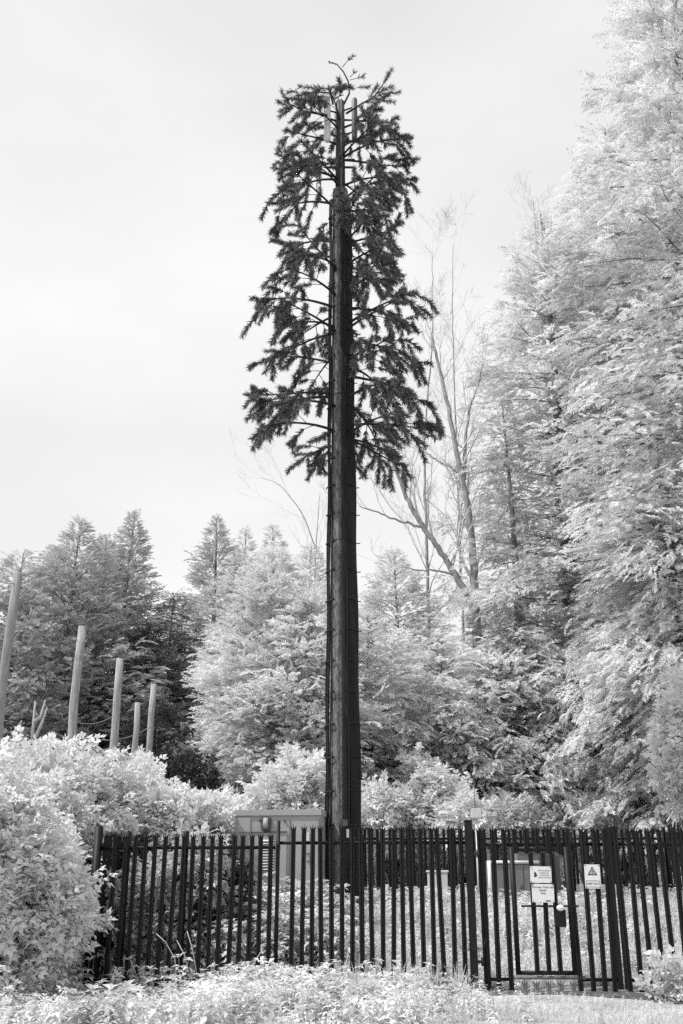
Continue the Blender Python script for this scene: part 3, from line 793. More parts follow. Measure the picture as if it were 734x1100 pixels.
# dark curved cable cover on the front right of the trunk
nb = NB(); zs = np.linspace(.1, zt_ - .2, 30); an = np.linspace(.02, .50, 7)
Vc = [surf_pt(g, z, .022) for z in zs for g in an] + [surf_pt(g, z, -.02) for z in zs for g in (.02, .50)]
qs = [(r * 7 + c, r * 7 + c + 1, r * 7 + 8 + c, r * 7 + 7 + c) for r in range(29) for c in range(6)]
o_ = 210; qs += [(r * 7, r * 7 + 7, o_ + r * 2 + 2, o_ + r * 2) for r in range(29)] + [(r * 7 + 6, o_ + r * 2 + 1, o_ + r * 2 + 3, r * 7 + 13) for r in range(29)]
nb.add(Vc, qs); nb.obj('cable_cover', M['cover'], tw, smooth=False)
# feeder cables: one loose bundle on the left, one thick bundle on the right
ztop_c = zt_ + 1.2
def cable(ang, off, r, wv, z1):
    nb = NB(); zs = np.linspace(.05, z1, 60)
    nb.tube([surf_pt(ang + wv * math.sin(z * 1.3 + ang * 9), z, off + .012 * math.sin(z * 2.1 + ang * 5)) for z in zs], r, 7); nb.obj('feeder_cable', M['cable'], tw, smooth=True)
for ang, off, r in ((-1.42, .055, .020), (-1.32, .040, .022), (-1.50, .08, .016), (-1.02, .025, .014)): cable(ang, off, r, .008, zt_ - .3)
for ang, off, r in ((.42, .03, .020), (.58, .03, .024), (.72, .035, .027), (.88, .04, .027), (1.02, .042, .028), (1.18, .048, .026), (1.34, .055, .022), (1.50, .065, .020), (1.60, .08, .014)):
    cable(ang, off, r, .012, zt_ - .3)
# cable brackets / climbing pegs every 0.62 m
for kz, z in enumerate(np.arange(.9, zt_ - .4, .665)):
    nb = NB(); nb.tube([surf_pt(g, z, .115 - .085 * max(0, (g + 1.5))) for g in np.linspace(-1.56, -.66, 8)], .015, 6); nb.tube([surf_pt(-.66, z, .02), surf_pt(-.66, z + .03, .075)], .016, 6); nb.obj('cable_bracket', M['cable'], tw)
    nb = NB(); nb.tube([surf_pt(g, z + .02, .07) for g in np.linspace(.46, 1.60, 9)], .014, 6); nb.tube([surf_pt(1.6, z + .02, .04), surf_pt(1.6, z + .03, .17)], .011, 6); nb.obj('cable_bracket', M['cable'], tw)
for z in (4.1, 7.6, 11.2, 14.6):
    nb = NB(); nb.tube([surf_pt(g, z, .012) for g in np.linspace(-1.0, .0, 10)], .011, 5); nb.obj('section_joint', M['steel'], tw)
# base: flange on a concrete plinth
nb = NB(); nb.tube([(0, 0, .0), (0, 0, .05)], .48, 24); nb.obj('base_flange', M['steel'], tw)
pln = empty('concrete_plinth', (TX, TD, TG), 'stepped concrete plinth under the disguised mast', 'plinth')
bevel_box('upper_block', (1.0, 1.0, .30), M['concrete'], pln, (0, 0, -.14), .02); bevel_box('slab', (2.2, 1.7, .12), M['concrete'], pln, (.05, 0, -.33), .02)
# small plates near the foot
for (ang, z, w_, h_, mt) in ((.10, 1.62, .10, .12, 'antgrey'), (.24, 1.42, .05, .16, 'pale'), (.50, 1.28, .12, .16, 'antgrey')):
    p = surf_pt(ang, z, .10); o = bevel_box('identity_plate', (w_, .01, h_), M[mt], tw, p, .002, (0, 0, ang))
# upper mast, antennas
mh = top_mast - TG
nb = NB(); nb.tube([(-.07, 0, zt_ - .1), (-.075, 0, mh)], [.13, .115], 14); nb.obj('upper_mast', M['steel'], tw, smooth=True)
nb = NB(); nb.tube([(-.04, -.12, zt_ - 1.5), (-.045, -.125, mh)], .022, 8); nb.obj('safety_rail', M['antgrey'], tw, smooth=True)
def loc_t(px, py, y=0.0):
    p = at(px, py, TD + y); return Vector((p.x - TX, y, p.z - TG))
for name, px, pya, pyb, r, y, mt in (('panel_antenna', 351.8, 110, 152, .088, -.10, 'antenna'), ('panel_antenna', 381, 106, 150, .075, -.15, 'antgrey'), ('panel_antenna', 395, 123, 160, .05, .1, 'antgrey'), ('panel_antenna', 362, 112, 150, .06, .3, 'antgrey')):
    a_, b_ = loc_t(px, pyb, y), loc_t(px, pya, y)
    nb = NB(); L_ = [a_ + (b_ - a_) * t for t in (0, .012, .04, .96, .988, 1)]; nb.tube([tuple(q) for q in L_], [r * .5, r * .85, r, r, r * .85, r * .5], 14)
    ao = nb.obj(name, M[mt], tw, smooth=True)
    nb = NB()
    for t in (.2, .8):
        c = a_ + (b_ - a_) * t; nb.tube([(c.x, c.y, c.z), (-.07, 0, c.z - .03)], .022, 6)
    nb.obj('antenna_arm', M['steel'], ao)
bevel_box('remote_radio_unit', (.26, .18, .17), M['antenna'], tw, loc_t(349.5, 105, -.05), .02)
for pyb in (174, 182):
    c = loc_t(367, pyb); nb = NB(); nb.tube([(-.42, -.08, c.z), (.30, -.08, c.z)], .03, 6); nb.tube([(-.07, -.3, c.z), (-.07, .35, c.z)], .03, 6); nb.obj('headframe_arm', M['steel'], tw)
    
# bottle-brush tuft: many thin needles along a path
def tuft(nb, pts, rg, dens=210, ln=.115, w=.009, flat=.75):
    P = np.asarray(pts, float); seg = np.linalg.norm(np.diff(P, axis=0), axis=1); Ls = seg.sum()
    n = max(12, int(dens * Ls)); u = rg.uniform(0, 1, n) ** .9 * (len(P) - 1); i0 = np.minimum(u.astype(int), len(P) - 2); f = (u - i0)[:, None]
    c = P[i0] * (1 - f) + P[i0 + 1] * f; T = norm(P[i0 + 1] - P[i0])
    d = rg.normal(0, 1, (n, 3)); d -= T * (d * T).sum(1)[:, None]; d = norm(d)
    a = norm(d * rg.uniform(.55, 1.0, n)[:, None] + T * rg.uniform(.5, 1.1, n)[:, None])
    l = ln * rg.uniform(.7, 1.25, n)[:, None]
    s = norm(np.cross(a, rg.normal(0, 1, (n, 3)))) * w
    V = np.stack([c - s, c + s, c + a * l + s * .35, c + a * l - s * .35], 1).reshape(-1, 3)
    nb.add(V, np.arange(4 * n).reshape(-1, 4))

def art_branch(L, seed, el, droop, tuftlen=.42, nside=None):
    """a rod along +x with hanging bottle-brush sprays; returns rod and needle builders"""
    rg = np.random.default_rng(seed); rod, ned = NB(), NB()
    e = RAD(el); bend = rg.normal(0, .16); curl = rg.uniform(-.05, .22)
    def pt(t): return np.array([L * t * math.cos(e), bend * L * t * t, L * t * math.sin(e) - droop * L * t * t + curl * L * t ** 4])
    ts = np.linspace(0, 1, 9); P = np.array([pt(t) for t in ts]); rod.tube(P, np.linspace(.024 + .006 * L, .009, 9), 6)
    tuft(ned, P[6:], rg, 330); 
    m = nside or int(2.5 + L * 3.0)
    for q in range(m):
        t = .22 + .76 * (q + rg.uniform(.1, .9)) / m; sg = 1 if q % 2 else -1
        b = pt(t); T = pt(min(1, t + .05)) - pt(t - .05); T /= np.linalg.norm(T); S = np.array([-T[1], T[0], 0]); S /= np.linalg.norm(S)
        l = (.34 + .32 * L * (1.08 - t)) * rg.uniform(.7, 1.3); an = rg.uniform(.5, 1.1)
        d = T * math.cos(an) + S * sg * math.sin(an) + np.array([0, 0, rg.uniform(-.2, .45)])
        k = np.linspace(0, 1, 6)[:, None]; hang = rg.uniform(.05, .8)
        Q = b + d * l * k + np.array([0, 0, -1]) * (hang * l * k ** 2)
        rod.tube(Q, np.linspace(.011, .005, 6), 4); tuft(ned, Q[2:], rg, 340)
        for w_ in range(rg.integers(0, 3)):
            t2 = rg.uniform(.3, .95); b2 = np.array([np.interp(t2, np.linspace(0, 1, 6), Q[:, c]) for c in range(3)])
            d2 = norm(d * rg.uniform(.3, .8) + S * sg * rg.uniform(-.6, .6) + np.array([0, 0, -rg.uniform(.1, 1.0)])); l2 = rg.uniform(.28, tuftlen + .1)
            Q2 = b2 + d2 * l2 * k + np.array([0, 0, -.25]) * (l2 * k ** 2)
            rod.tube(Q2[[0, 2, 5]], .005, 3); tuft(ned, Q2[1:], rg, 360)
    return rod, ned
# branch table: heights from the picture rows, lengths from the crown outline
zrow = lambda py: at(367, py, TD).z - TG
zb_lo, zb_hi = zrow(484), zrow(122)
NBR = 73; NT = 11
prof = [(0, 1.95), (.05, 2.3), (.15, 2.3), (.25, 2.1), (.36, 2.35), (.44, 2.15), (.52, 1.85), (.62, 1.95), (.72, 2.0), (.82, 2.1), (.90, 1.65), (1.0, 1.15)]
for b in range(NBR):
    u = (b + .5) / NBR; u = .55 * (int(u * NT) + .5) / NT + .45 * u + rT.normal(0, .012); u = min(1, max(0, u)); z = zb_lo + (zb_hi - zb_lo) * u
    az = b * 2.39996 + rT.normal(0, .35)
    df = (az + PI / 2 + PI) % (2 * PI) - PI          # keep the climbing face towards the gate mostly clear
    if abs(df) < .55 and rT.random() < .85: az += (.75 - abs(df)) * (1 if df > 0 else -1)
    L = float(np.interp(u, [p_[0] for p_ in prof], [p_[1] for p_ in prof])) * (rT.uniform(.74, .92) if abs(math.cos(az)) > .55 and rT.random() < .8 else rT.uniform(.5, .9))
    el = np.interp(u, [0, .3, .7, .9, 1], [8, 16, 20, 26, 36]) + rT.normal(0, 10); dr_ = np.interp(u, [0, .3, .7, 1], [.30, .32, .25, .14]) + rT.normal(0, .08)
    rod, ned = art_branch(L, 500 + b, el, dr_)
    r0 = float(trad(z)) * .8 if z < zt_ else .10
    o = rod.obj('branch', M['rod'], tw, smooth=True, loc=(r0 * math.cos(az) - .07 * z / zt_, r0 * math.sin(az), z), rot=(0, 0, az))
    ned.obj('needles', M['needle'], o)
# leader at the very top: a curved rod leaning left with small sprigs
lead = [loc_t(*p_) for p_ in ((366, 118), (370.5, 110), (375.5, 100), (374.5, 88), (369, 77), (362, 69), (353.5, 67))]
rg = np.random.default_rng(77); rod, ned = NB(), NB()
P = np.array([tuple(v) for v in lead]); rod.tube(P, np.linspace(.032, .012, len(P)), 6); tuft(ned, P[-2:], rg, 160, .06)
def sp(*pp, dens=230): 
    Q = np.array([tuple(loc_t(*p_)) for p_ in pp]); rod.tube(Q, np.linspace(.012, .006, len(Q)), 4); tuft(ned, Q[1:] if len(Q) > 2 else Q, rg, dens)
sp((368, 72), (373, 66), (379, 60), dens=150); sp((376, 86), (384, 84), (391, 82)); sp((376, 83), (379, 80), (381, 77)); sp((376, 96), (385, 94), (397, 93)); sp((368, 88), (361, 91), (355, 95)); sp((370, 93), (364, 98), (358, 102)); sp((369, 102), (364, 104), (359, 106))
o = rod.obj('leader', M['rod'], tw, smooth=True); ned.obj('needles', M['needle'], o)
for pts_, sprs in (([(358, 112), (355, 100), (345, 99), (332, 101), (318, 103)], [((345, 99), (334, 94), (322, 93)), ((350, 99), (346, 94), (338, 93)), ((336, 101), (334, 108), (335, 118)), ((330, 101), (327, 108), (327, 116)), ((322, 102), (316, 98), (309, 99)), ((325, 103), (322, 108), (322, 114))]),
                   ([(352, 124), (340, 122), (326, 119), (312, 112), (302, 98)], [((312, 112), (307, 108), (302, 97)), ((316, 115), (308, 120), (300, 126)), ((322, 118), (318, 126), (312, 132)), ((330, 120), (327, 130), (322, 138))]),
                   ([(372, 122), (388, 112), (402, 104), (412, 90), (420, 78)], [((412, 90), (416, 82), (421, 75)), ((405, 101), (412, 96), (423, 93)), ((404, 103), (416, 100), (430, 99)), ((398, 106), (410, 107), (424, 110)), ((396, 106), (402, 97), (406, 92)), ((392, 110), (398, 109), (404, 112))])):
    rod, ned = NB(), NB(); Q = np.array([tuple(loc_t(p_[0], p_[1], -.3 + .0 * i)) for i, p_ in enumerate(pts_)]); rod.tube(Q, np.linspace(.03, .010, len(Q)), 6)
    for s_ in sprs:
        Qs = np.array([tuple(loc_t(p_[0], p_[1], -.3)) for p_ in s_]); rod.tube(Qs, .007, 4); tuft(ned, Qs, rg, 230)
    o = rod.obj('branch', M['rod'], tw, smooth=True); ned.obj('needles', M['needle'], o)

# ------------------------------------------------------------------ wooden posts in a row on the left
def wood_post(label, top_px, D, r, lean, mat='post', gone=None):
    p = at(top_px[0], top_px[1], D); g = gz(p.x, D) - .2
    o = empty('wooden_post', (p.x, D, g), label, 'post', 'wooden posts behind the left bush')
    nb = NB(); H = p.z - g; rg = np.random.default_rng(int(top_px[0])); ts = np.linspace(0, 1, 8)
    P = np.stack([-lean * (1 - ts) * H + 0 * ts, 0 * ts, ts * H], 1); P[:, :2] += rg.normal(0, .012, (8, 2))
    nb.tube(P, r * (1.12 - .12 * ts), 12); nb.obj('shaft', M[mat], o, smooth=True); return o, p
ps = [wood_post('dark weathered wooden post with wires, nearest and tallest, at the left edge', (18.5, 616), 18.2, .085, .012, 'darkpost'),
      wood_post('pale wooden post rising from the bush, tallest of the four bare ones', (88, 673), 22.5, .095, .0),
      wood_post('pale wooden post right of the tallest bare one', (130, 708), 26.1, .10, .0),
      wood_post('pale wooden post at the right end of the row', (165, 735), 29.7, .09, .0),
      wood_post('slim short pale post just left of the end post', (148, 755), 28.0, .08, .0)]
nb = NB()
def wire(a, b, sag, r=.006):
    t = np.linspace(0, 1, 14)[:, None]; a, b = np.array(a), np.array(b); nb.tube(a * (1 - t) + b * t + np.array([0, 0, -1]) * sag * 4 * t * (1 - t), r, 4)
P0 = ps[0][1]
wire(at(-60, 590, 16), P0 + Vector((0, 0, -.2)), .15, .01); wire(P0 + Vector((0, 0, -.25)), at(85, 696, 24), .1, .012); wire(at(60, 640, 19), at(100, 712, 25), .1)
wire(at(85, 790, 22.5), at(165, 778, 29.7), .25, .010); wire(at(8, 795, 18.2), at(80, 792, 22.5), .1, .010); wire(at(4, 700, 18.2), at(20, 680, 18.6), .02, .012); wire(at(80, 775, 22.5), at(128, 765, 26), .15, .008)
o = nb.obj('fence_wire', M['bare']); tag(o, 'slack wires strung between the wooden posts on the left', 'wire')
nb = NB(); rg = np.random.default_rng(3)
sn = empty('dead_sapling', at(30, 800, 19.5), 'forked dead sapling between the dark post and the pale posts', 'sapling')
for (a_, b_, c_) in (((33, 812), (36, 780), (38, 753)), ((34, 800), (44, 780), (51, 760)), ((33, 806), (18, 790), (8, 799)), ((37, 775), (44, 770), (49, 752)), ((30, 806), (14, 788), (24, 774))):
    nb.tube([tuple(at(*p_, 19.5) - sn.location) for p_ in (a_, b_, c_)], [.04, .03, .016], 6)
nb.obj('stems', M['limb'], sn, smooth=True)

# ------------------------------------------------------------------ trees
def tip(px, py, D): p = at(px, py, D); return p.x, D, p.z
def con(label, px, py, D, R, **k):
    x, y, z = tip(px, py, D); return conifer('conifer_tree', label, x, y, z, R, **k)

# left group, greyer
con('broad grey conifer with a blunt top behind the two nearest posts', 92, 562, 36, 5.0, nb=230, fpm=8, fs=.52, mat='con_grey', seed=1, el=(0, 52), droop=.14, p=.82)
con('tall pointed grey conifer, sharpest spire of the left group', 145, 550, 38, 4.6, nb=230, fpm=8, fs=.52, mat='con_grey', seed=2, el=(0, 48), droop=.08, p=1.02)
con('grey conifer at the left edge behind the dark post', 22, 596, 34, 3.8, nb=150, fpm=8, fs=.55, mat='con_grey', seed=3, el=(0, 40), droop=.2, p=.6)
con('grey conifer filling the edge left of the dark post', -45, 620, 36, 4.2, nb=150, fpm=7, fs=.55, mat='con_grey', seed=33, el=(0, 35), droop=.2, p=.6)
con('grey conifer with a ragged crown between the left group and the pale one', 230, 558, 42, 4.6, nb=210, fpm=8, fs=.52, mat='con_grey', seed=4, el=(0, 50), droop=.12, p=.95)
con('grey conifer with a narrow top just left of the mast', 292, 564, 44, 3.8, nb=190, fpm=8, fs=.52, mat='con_mid', seed=5, el=(5, 50), droop=.12, p=.92)
con('small-topped grey conifer between the two tops left of the mast', 266, 568, 46, 3.8, nb=190, fpm=8, fs=.52, mat='con_mid', seed=6, el=(5, 50), droop=.12, p=.92)
con('grey conifer with a double top left of the pointed spire', 58, 590, 39, 4.4, nb=190, fpm=8, fs=.52, mat='con_grey', seed=34, el=(0, 50), droop=.14, p=.75)
con('grey conifer filling between the blunt top and the pointed spire', 112, 578, 40, 4.4, nb=190, fpm=8, fs=.52, mat='con_grey', seed=35, el=(0, 50), droop=.12, p=.75)
con('grey conifer leaning over the pale cypress on its left', 258, 600, 39, 4.0, nb=180, fpm=8, fs=.52, mat='con_mid', seed=36, el=(0, 50), droop=.14, p=.6)
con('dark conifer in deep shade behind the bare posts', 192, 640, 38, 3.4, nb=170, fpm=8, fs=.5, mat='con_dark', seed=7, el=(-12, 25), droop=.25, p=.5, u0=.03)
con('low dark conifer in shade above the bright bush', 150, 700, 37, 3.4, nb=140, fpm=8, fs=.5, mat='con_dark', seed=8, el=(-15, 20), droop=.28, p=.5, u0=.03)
con('pale feathery cypress with upswept sprays left of the mast', 292, 592, 33, 3.1, nb=230, fpm=11, fs=.54, mat='con_light', seed=9, el=(18, 55), droop=.2, p=.62, u0=.24, limbmat='limb')
con('pale cypress leaning out over the grey cabinet', 330, 640, 32, 2.7, nb=120, fpm=9, fs=.6, mat='con_light', seed=10, el=(15, 48), droop=.25, p=.5, u0=.34, limbmat='limb')
con('pale grey conifer half hidden behind the mast trunk', 338, 588, 40, 3.4, nb=190, fpm=9, fs=.52, mat='con_mid', seed=26, el=(0, 48), droop=.14, p=.75)
# centre, right of the mast
con('soft grey conifer with a rounded top right of the mast', 425, 592, 38, 3.8, nb=200, fpm=9, fs=.52, mat='con_mid', seed=12, el=(0, 50), droop=.16, p=.72)
con('pale conifer low between the mast and the bare trees', 400, 660, 33, 2.8, nb=180, fpm=11, fs=.53, mat='con_light', seed=13, el=(0, 35), droop=.25, p=.5)
con('pale layered conifer below the bare trees', 478, 684, 34, 2.9, nb=200, fpm=12, fs=.54, mat='con_light', seed=14, el=(-6, 30), droop=.28, p=.5)
con('pale layered conifer behind the gate', 548, 668, 34, 3.5, nb=220, fpm=12, fs=.56, mat='con_light', seed=15, el=(-10, 28), droop=.30, p=.5, u0=.05)
# right group
con('tall pale conifer with a ragged leaning top, left of the tallest', 584, 232, 37, 5.5, nb=380, fpm=10.5, fs=.56, mat='con_bright', seed=16, el=(-8, 34), droop=.20, p=.55, u0=.10, wob=.6, ragged=.6, lean=(-.3, 0))
con('pale conifer filling the slope between the ragged one and the huge one', 652, 138, 38, 5.6, nb=340, fpm=9.5, fs=.58, mat='con_bright', seed=25, el=(-8, 30), droop=.22, p=.55, u0=.2, wob=.6, ragged=.6)
con('dark narrow conifer wedged between the bare tree and the tall pale ones', 536, 432, 35, 1.9, nb=150, fpm=10, fs=.5, mat='con_grey', seed=17, el=(-5, 35), droop=.2, p=.6)
conifer('conifer_tree', 'huge pale conifer rising out of the frame at the right', 14.8, 33, 42.0, 9.2, nb=560, fpm=9, fs=.64, mat='con_bright', seed=18, el=(-12, 34), droop=.22, p=.62, u0=.10, wob=.5, ragged=.5, tr=.42, zmin=3.4)
con('pale conifer with drooping layers in front of the huge one', 706, 470, 31.5, 4.3, nb=270, fpm=11, fs=.58, mat='con_bright', seed=19, el=(-14, 32), droop=.34, p=.55, u0=.06, ragged=.4, zmin=3.0)
con('dark-bottomed conifer with hanging sprays behind the side fence', 650, 640, 34, 3.6, nb=190, fpm=9, fs=.6, mat='con_mid', seed=20, el=(-16, 25), droop=.38, p=.5, u0=.05, zmin=2.0)
con('pale conifer at the right edge behind the side fence', 770, 560, 31, 4.0, nb=210, fpm=11, fs=.58, mat='con_bright', seed=21, el=(-14, 28), droop=.34, p=.55, u0=.05, zmin=2.9)
# second row behind, closing the gaps
k = 0
for px, py, D, R in ((-80, 640, 52, 4.5), (30, 660, 50, 4.5), (110, 640, 52, 4.5), (200, 650, 52, 4.5), (330, 650, 52, 4.5), (450, 690, 50, 4.5), (530, 640, 52, 4.5), (620, 520, 50, 5), (720, 420, 50, 5.5), (800, 500, 48, 5)):
    lab = ['far grey conifer beyond the left edge', 'far conifer behind the dark post', 'far conifer seen between the two pointed left spires', 'far conifer behind the shaded dark tree', 'far conifer hidden behind the mast trunk', 'far conifer behind the bare trees', 'far conifer behind the layered tree at the gate', 'far conifer behind the ragged tall tree', 'far conifer behind the huge pale tree', 'far conifer beyond the right edge'][k]
    con(lab, px, py, D, R, nb=150, fpm=6, fs=.7, mat='con_grey' if k < 5 else 'con_mid', seed=60 + k, el=(-5, 35), droop=.2, p=.5, u0=.03); k += 1

# bare trees
D = 36.0
A_ = lambda *pp, d=D: [tuple(at(px, py, d)) for px, py in pp]
b0 = at(514, 700, D); base = (b0.x, D, gz(b0.x, D))
bare_tree('leafless forked tree with a trunk leaning left, right of the mast', base, [
    ([base] + A_((513, 700), (511, 640), (509, 600), (503, 545), (497, 512), (487, 470), (480, 430), (470, 390), (464, 360)), .19, .05, 13),
    (A_((510, 655), (503, 640), (486, 612), (468, 585), (450, 560), (437, 535), (428, 510), (423, 495)), .145, .06, 8),
    (A_((452, 566), (432, 560), (410, 552), (386, 543)), .06, .02, 5),
    (A_((487, 618), (470, 612), (450, 613), (432, 609)), .05, .02, 3),
    (A_((499, 515), (500, 470), (504, 440), (512, 420), (519, 392)), .075, .03, 8),
    (A_((496, 510), (480, 500), (466, 492), (452, 484)), .04, .02, 4)], 5, .25, depth=4)
b0 = at(461, 700, 40); base = (b0.x, 40, gz(b0.x, 40))
bare_tree('slender leafless tree with one straight stem, nearer the mast', base, [
    ([base] + A_((462, 690), (459, 600), (457, 540), (455, 480), (462, 400), (466, 330), (464, 270), d=40), .085, .015, 18)], 6, .09, depth=4, twigmat='twig')
b0 = at(496, 640, 44); base = (b0.x, 44, gz(b0.x, 44))
bare_tree('faint tall leafless tree standing farthest back', base, [
    ([base] + A_((496, 640), (492, 500), (488, 400), (486, 330), (487, 262), d=44), .07, .012, 20)], 7, .16, depth=4, twigmat='twig', scale=1.1)
b0 = at(588, 420, 42); base = (b0.x, 42, gz(b0.x, 42))
bare_tree('leafless twiggy tree top showing behind the ragged tall conifer', base, [
    ([base] + A_((588, 420), (580, 300), (573, 215), d=42), .16, .015, 24)], 8, .16, depth=4, twigmat='twig')
b0 = at(338, 640, 46); base = (b0.x, 46, gz(b0.x, 46))
bare_tree('faint leafless tree whose twigs arch left of the mast', base, [
    ([base] + A_((338, 640), (340, 580), (344, 530), d=46), .05, .012, 9), (A_((340, 590), (325, 550), (300, 520), (280, 512), d=46), .03, .008, 6)], 9, .12, depth=3, twigmat='twig')
b0 = at(700, 100, 38); base = (b0.x, 38, gz(b0.x, 38))
bare_tree('leafless branches showing at the top beside the huge conifer', base, [
    ([base] + A_((720, 200), (704, 60), (688, -10), (680, -60), d=38), .2, .03, 24)], 10, .2, depth=3, twigmat='twig')

# ------------------------------------------------------------------ bushes
def lobe(px, py, D, rx, ry, rz, n): p = at(px, py, D); return (p.x, D, p.z, rx, ry, rz, n)
bush('elder_bush', 'big bright broadleaf bush at the left edge, in front of the fence corner', [lobe(-5, 965, 15.9, .95, .8, 1.3, 2500), lobe(45, 990, 16.3, .55, .6, .9, 1000), lobe(-60, 940, 15.6, 1.3, 1.1, 1.75, 2000), lobe(28, 905, 18.1, .8, .8, .95, 1900)], 'bush', 41, .28, 22, depth=.8, rough=1.9, shoots=34)
bush('elder_bush', 'bright rounded bush spilling over the left side fence', [lobe(60, 886, 19.6, 1.35, 1.1, 1.2, 4600), lobe(130, 888, 20.5, 1.25, 1.1, 1.05, 4300), lobe(195, 900, 21.0, .9, 1.0, .75, 2400), lobe(5, 886, 19.2, 1.3, 1.1, 1.2, 3200), lobe(100, 842, 20.3, .5, .5, .4, 400)], 'bush', 42, .26, 8, depth=.75, rough=1.5, shoots=16)
bush('elder_bush', 'bright bush behind the left end of the grey cabinet', [lobe(220, 900, 24, 1.0, 1.0, .7, 1400), lobe(252, 892, 26.5, .8, .9, .6, 900)], 'bush', 43, .32, 4, depth=.7, rough=1.6, shoots=10)
bush('elder_bush', 'bright leafy bush behind the grey cabinet, beside the mast', [lobe(325, 852, 25.5, .85, .8, .75, 1500), lobe(300, 870, 25, .8, .8, .6, 900)], 'bush', 44, .32, 4, depth=.7, rough=1.6, shoots=10)
bush('elder_bush', 'bright leafy bush behind the rear fence, right of the mast', [lobe(398, 884, 29.6, .8, .9, .85, 1000), lobe(436, 880, 30.2, .8, .9, .7, 800), lobe(468, 862, 30.4, .6, .7, .8, 550), lobe(494, 886, 29.4, .7, .8, .6, 600), lobe(452, 832, 30.8, .4, .5, .35, 200)], 'bush', 45, .34, 6, depth=.85, rough=1.8, shoots=10)
bush('elder_bush', 'pale bush behind the fence above the warning sign', [lobe(548, 893, 31, 1.1, .9, .8, 900), lobe(640, 886, 31.5, .9, .8, .6, 600)], 'bushmid', 46, .36, 4)
bush('elder_bush', 'bright broadleaf bush at the right edge above the side fence', [lobe(742, 812, 24, .75, .8, 1.2, 1100), lobe(748, 760, 24, .6, .7, .9, 500)], 'bush', 47, .34, 4)
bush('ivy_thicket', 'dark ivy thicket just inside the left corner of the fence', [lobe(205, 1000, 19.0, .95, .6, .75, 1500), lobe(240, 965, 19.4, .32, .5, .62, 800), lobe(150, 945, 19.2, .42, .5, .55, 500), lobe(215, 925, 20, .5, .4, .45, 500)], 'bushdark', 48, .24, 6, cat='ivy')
bush('nettle_clump', 'pale leafy clump behind the left fence pales, against the dark ivy', [lobe(160, 985, 18.1, .5, .3, .8, 320), lobe(205, 940, 18.5, .6, .3, .7, 330), lobe(128, 1000, 18.0, .3, .3, .8, 160)], 'bushmid', 49, .26, 2, cat='plants')
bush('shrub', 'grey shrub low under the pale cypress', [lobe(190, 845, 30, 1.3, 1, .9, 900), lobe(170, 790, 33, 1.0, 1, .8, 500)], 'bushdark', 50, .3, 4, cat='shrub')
bush('leafy_weed', 'bright leafy weed standing in front of the right gate leaf', [(4.72, 15.8, .20, .22, .2, .26, 110)], 'weed', 51, .24, 5, cat='weed')
bush('leafy_weed', 'bright leafy weed at the right edge in front of the gate', [(5.35, 15.6, .22, .24, .2, .28, 110)], 'weed', 52, .24, 5, cat='weed')

# ------------------------------------------------------------------ ground cover (stuff)
rg = np.random.default_rng(21)
def field(n, x0, x1, y0, y1, f=None):
    xs, ys = rg.uniform(x0, x1, n), rg.uniform(y0, y1, n)
    if f is not None:
        m = rg.random(n) < f(xs, ys); xs, ys = xs[m], ys[m]
    return xs, ys
# bank of broad-leaved plants in front of the fence
nb = NB()
edge = lambda x: 1 / (1 + np.exp((x - 1.3) * 2.2))
xs, ys = field(4600, -9, 3.2, 11.5, 16.9, lambda x, y: edge(x + .35 * np.sin(y * 3)) * (.25 + .75 * (y > 12.5)) * np.where((y > 15.9) & (x < -1.9) & (x > -3.7), .35, 1.0) * np.where(np.sin(x * 2.7 + 1.3 * np.sin(y * 2.1)) * np.sin(y * 3.3 + x) > .45, .25, 1.0))
hs = (.16 + .09 * np.sin(xs * 1.9 + .5) * np.sin(ys * 1.7) + rg.uniform(-.05, .12, len(xs)) + .16 * (rg.random(len(xs)) < .10)) * np.clip(1.25 - (xs - .5) * .35, .55, 1.0)
hs = hs * np.where((ys > 13.4) & (xs < -1.9), .55, 1.0)
hs = np.clip(hs + .11 * np.exp(-((xs + 1.3) / .8) ** 2) * (ys > 15), .08, .48)
scatter_up(nb, PLANTS, xs, ys, hs, 1, .22)
xs, ys = field(60, -4.4, 1.9, 16.0, 17.3); scatter_up(nb, PLANTS, xs, ys, rg.uniform(.22, .48, len(xs)), 2, .2)
BIG = [plant_template(40 + k, 3 + k % 2, .62) for k in range(4)]
xs, ys = field(620, -9, 2.4, 12.2, 16.7, lambda x, y: edge(x + .35 * np.sin(y * 3)) * (.35 + .65 * (np.sin(x * 2.2 + y) > -.2)) * np.where((y > 13.6) & (x < -1.8) & (x > -4.2), .12, 1))
scatter_up(nb, BIG, xs, ys, rg.uniform(.20, .36, len(xs)) * np.where(xs > .5, .7, 1), 12, .2)
o = nb.obj('undergrowth', M['weed']); tag(o, 'bright leafy undergrowth along the foot of the fence', 'undergrowth', kind='stuff')
# tall weeds and cover inside the compound
nb = NB()
xs, ys = field(5200, -3.6, 8.6, 17.2, 29, lambda x, y: np.where(y < 23, 1, .45))
hs = rg.uniform(.14, .34, len(xs)); scatter_up(nb, PLANTS, xs, ys, hs, 3, .25)
xs, ys = field(330, -2.6, .2, 17.8, 20.2); scatter_up(nb, PLANTS, xs, ys, rg.uniform(.5, .95, len(xs)) * np.clip(1.1 - np.abs(xs + 1.1) * .28, .5, 1), 4, .15)
o = nb.obj('weeds', M['weed']); tag(o, 'bright weeds covering the slope inside the compound', 'weeds', kind='stuff')
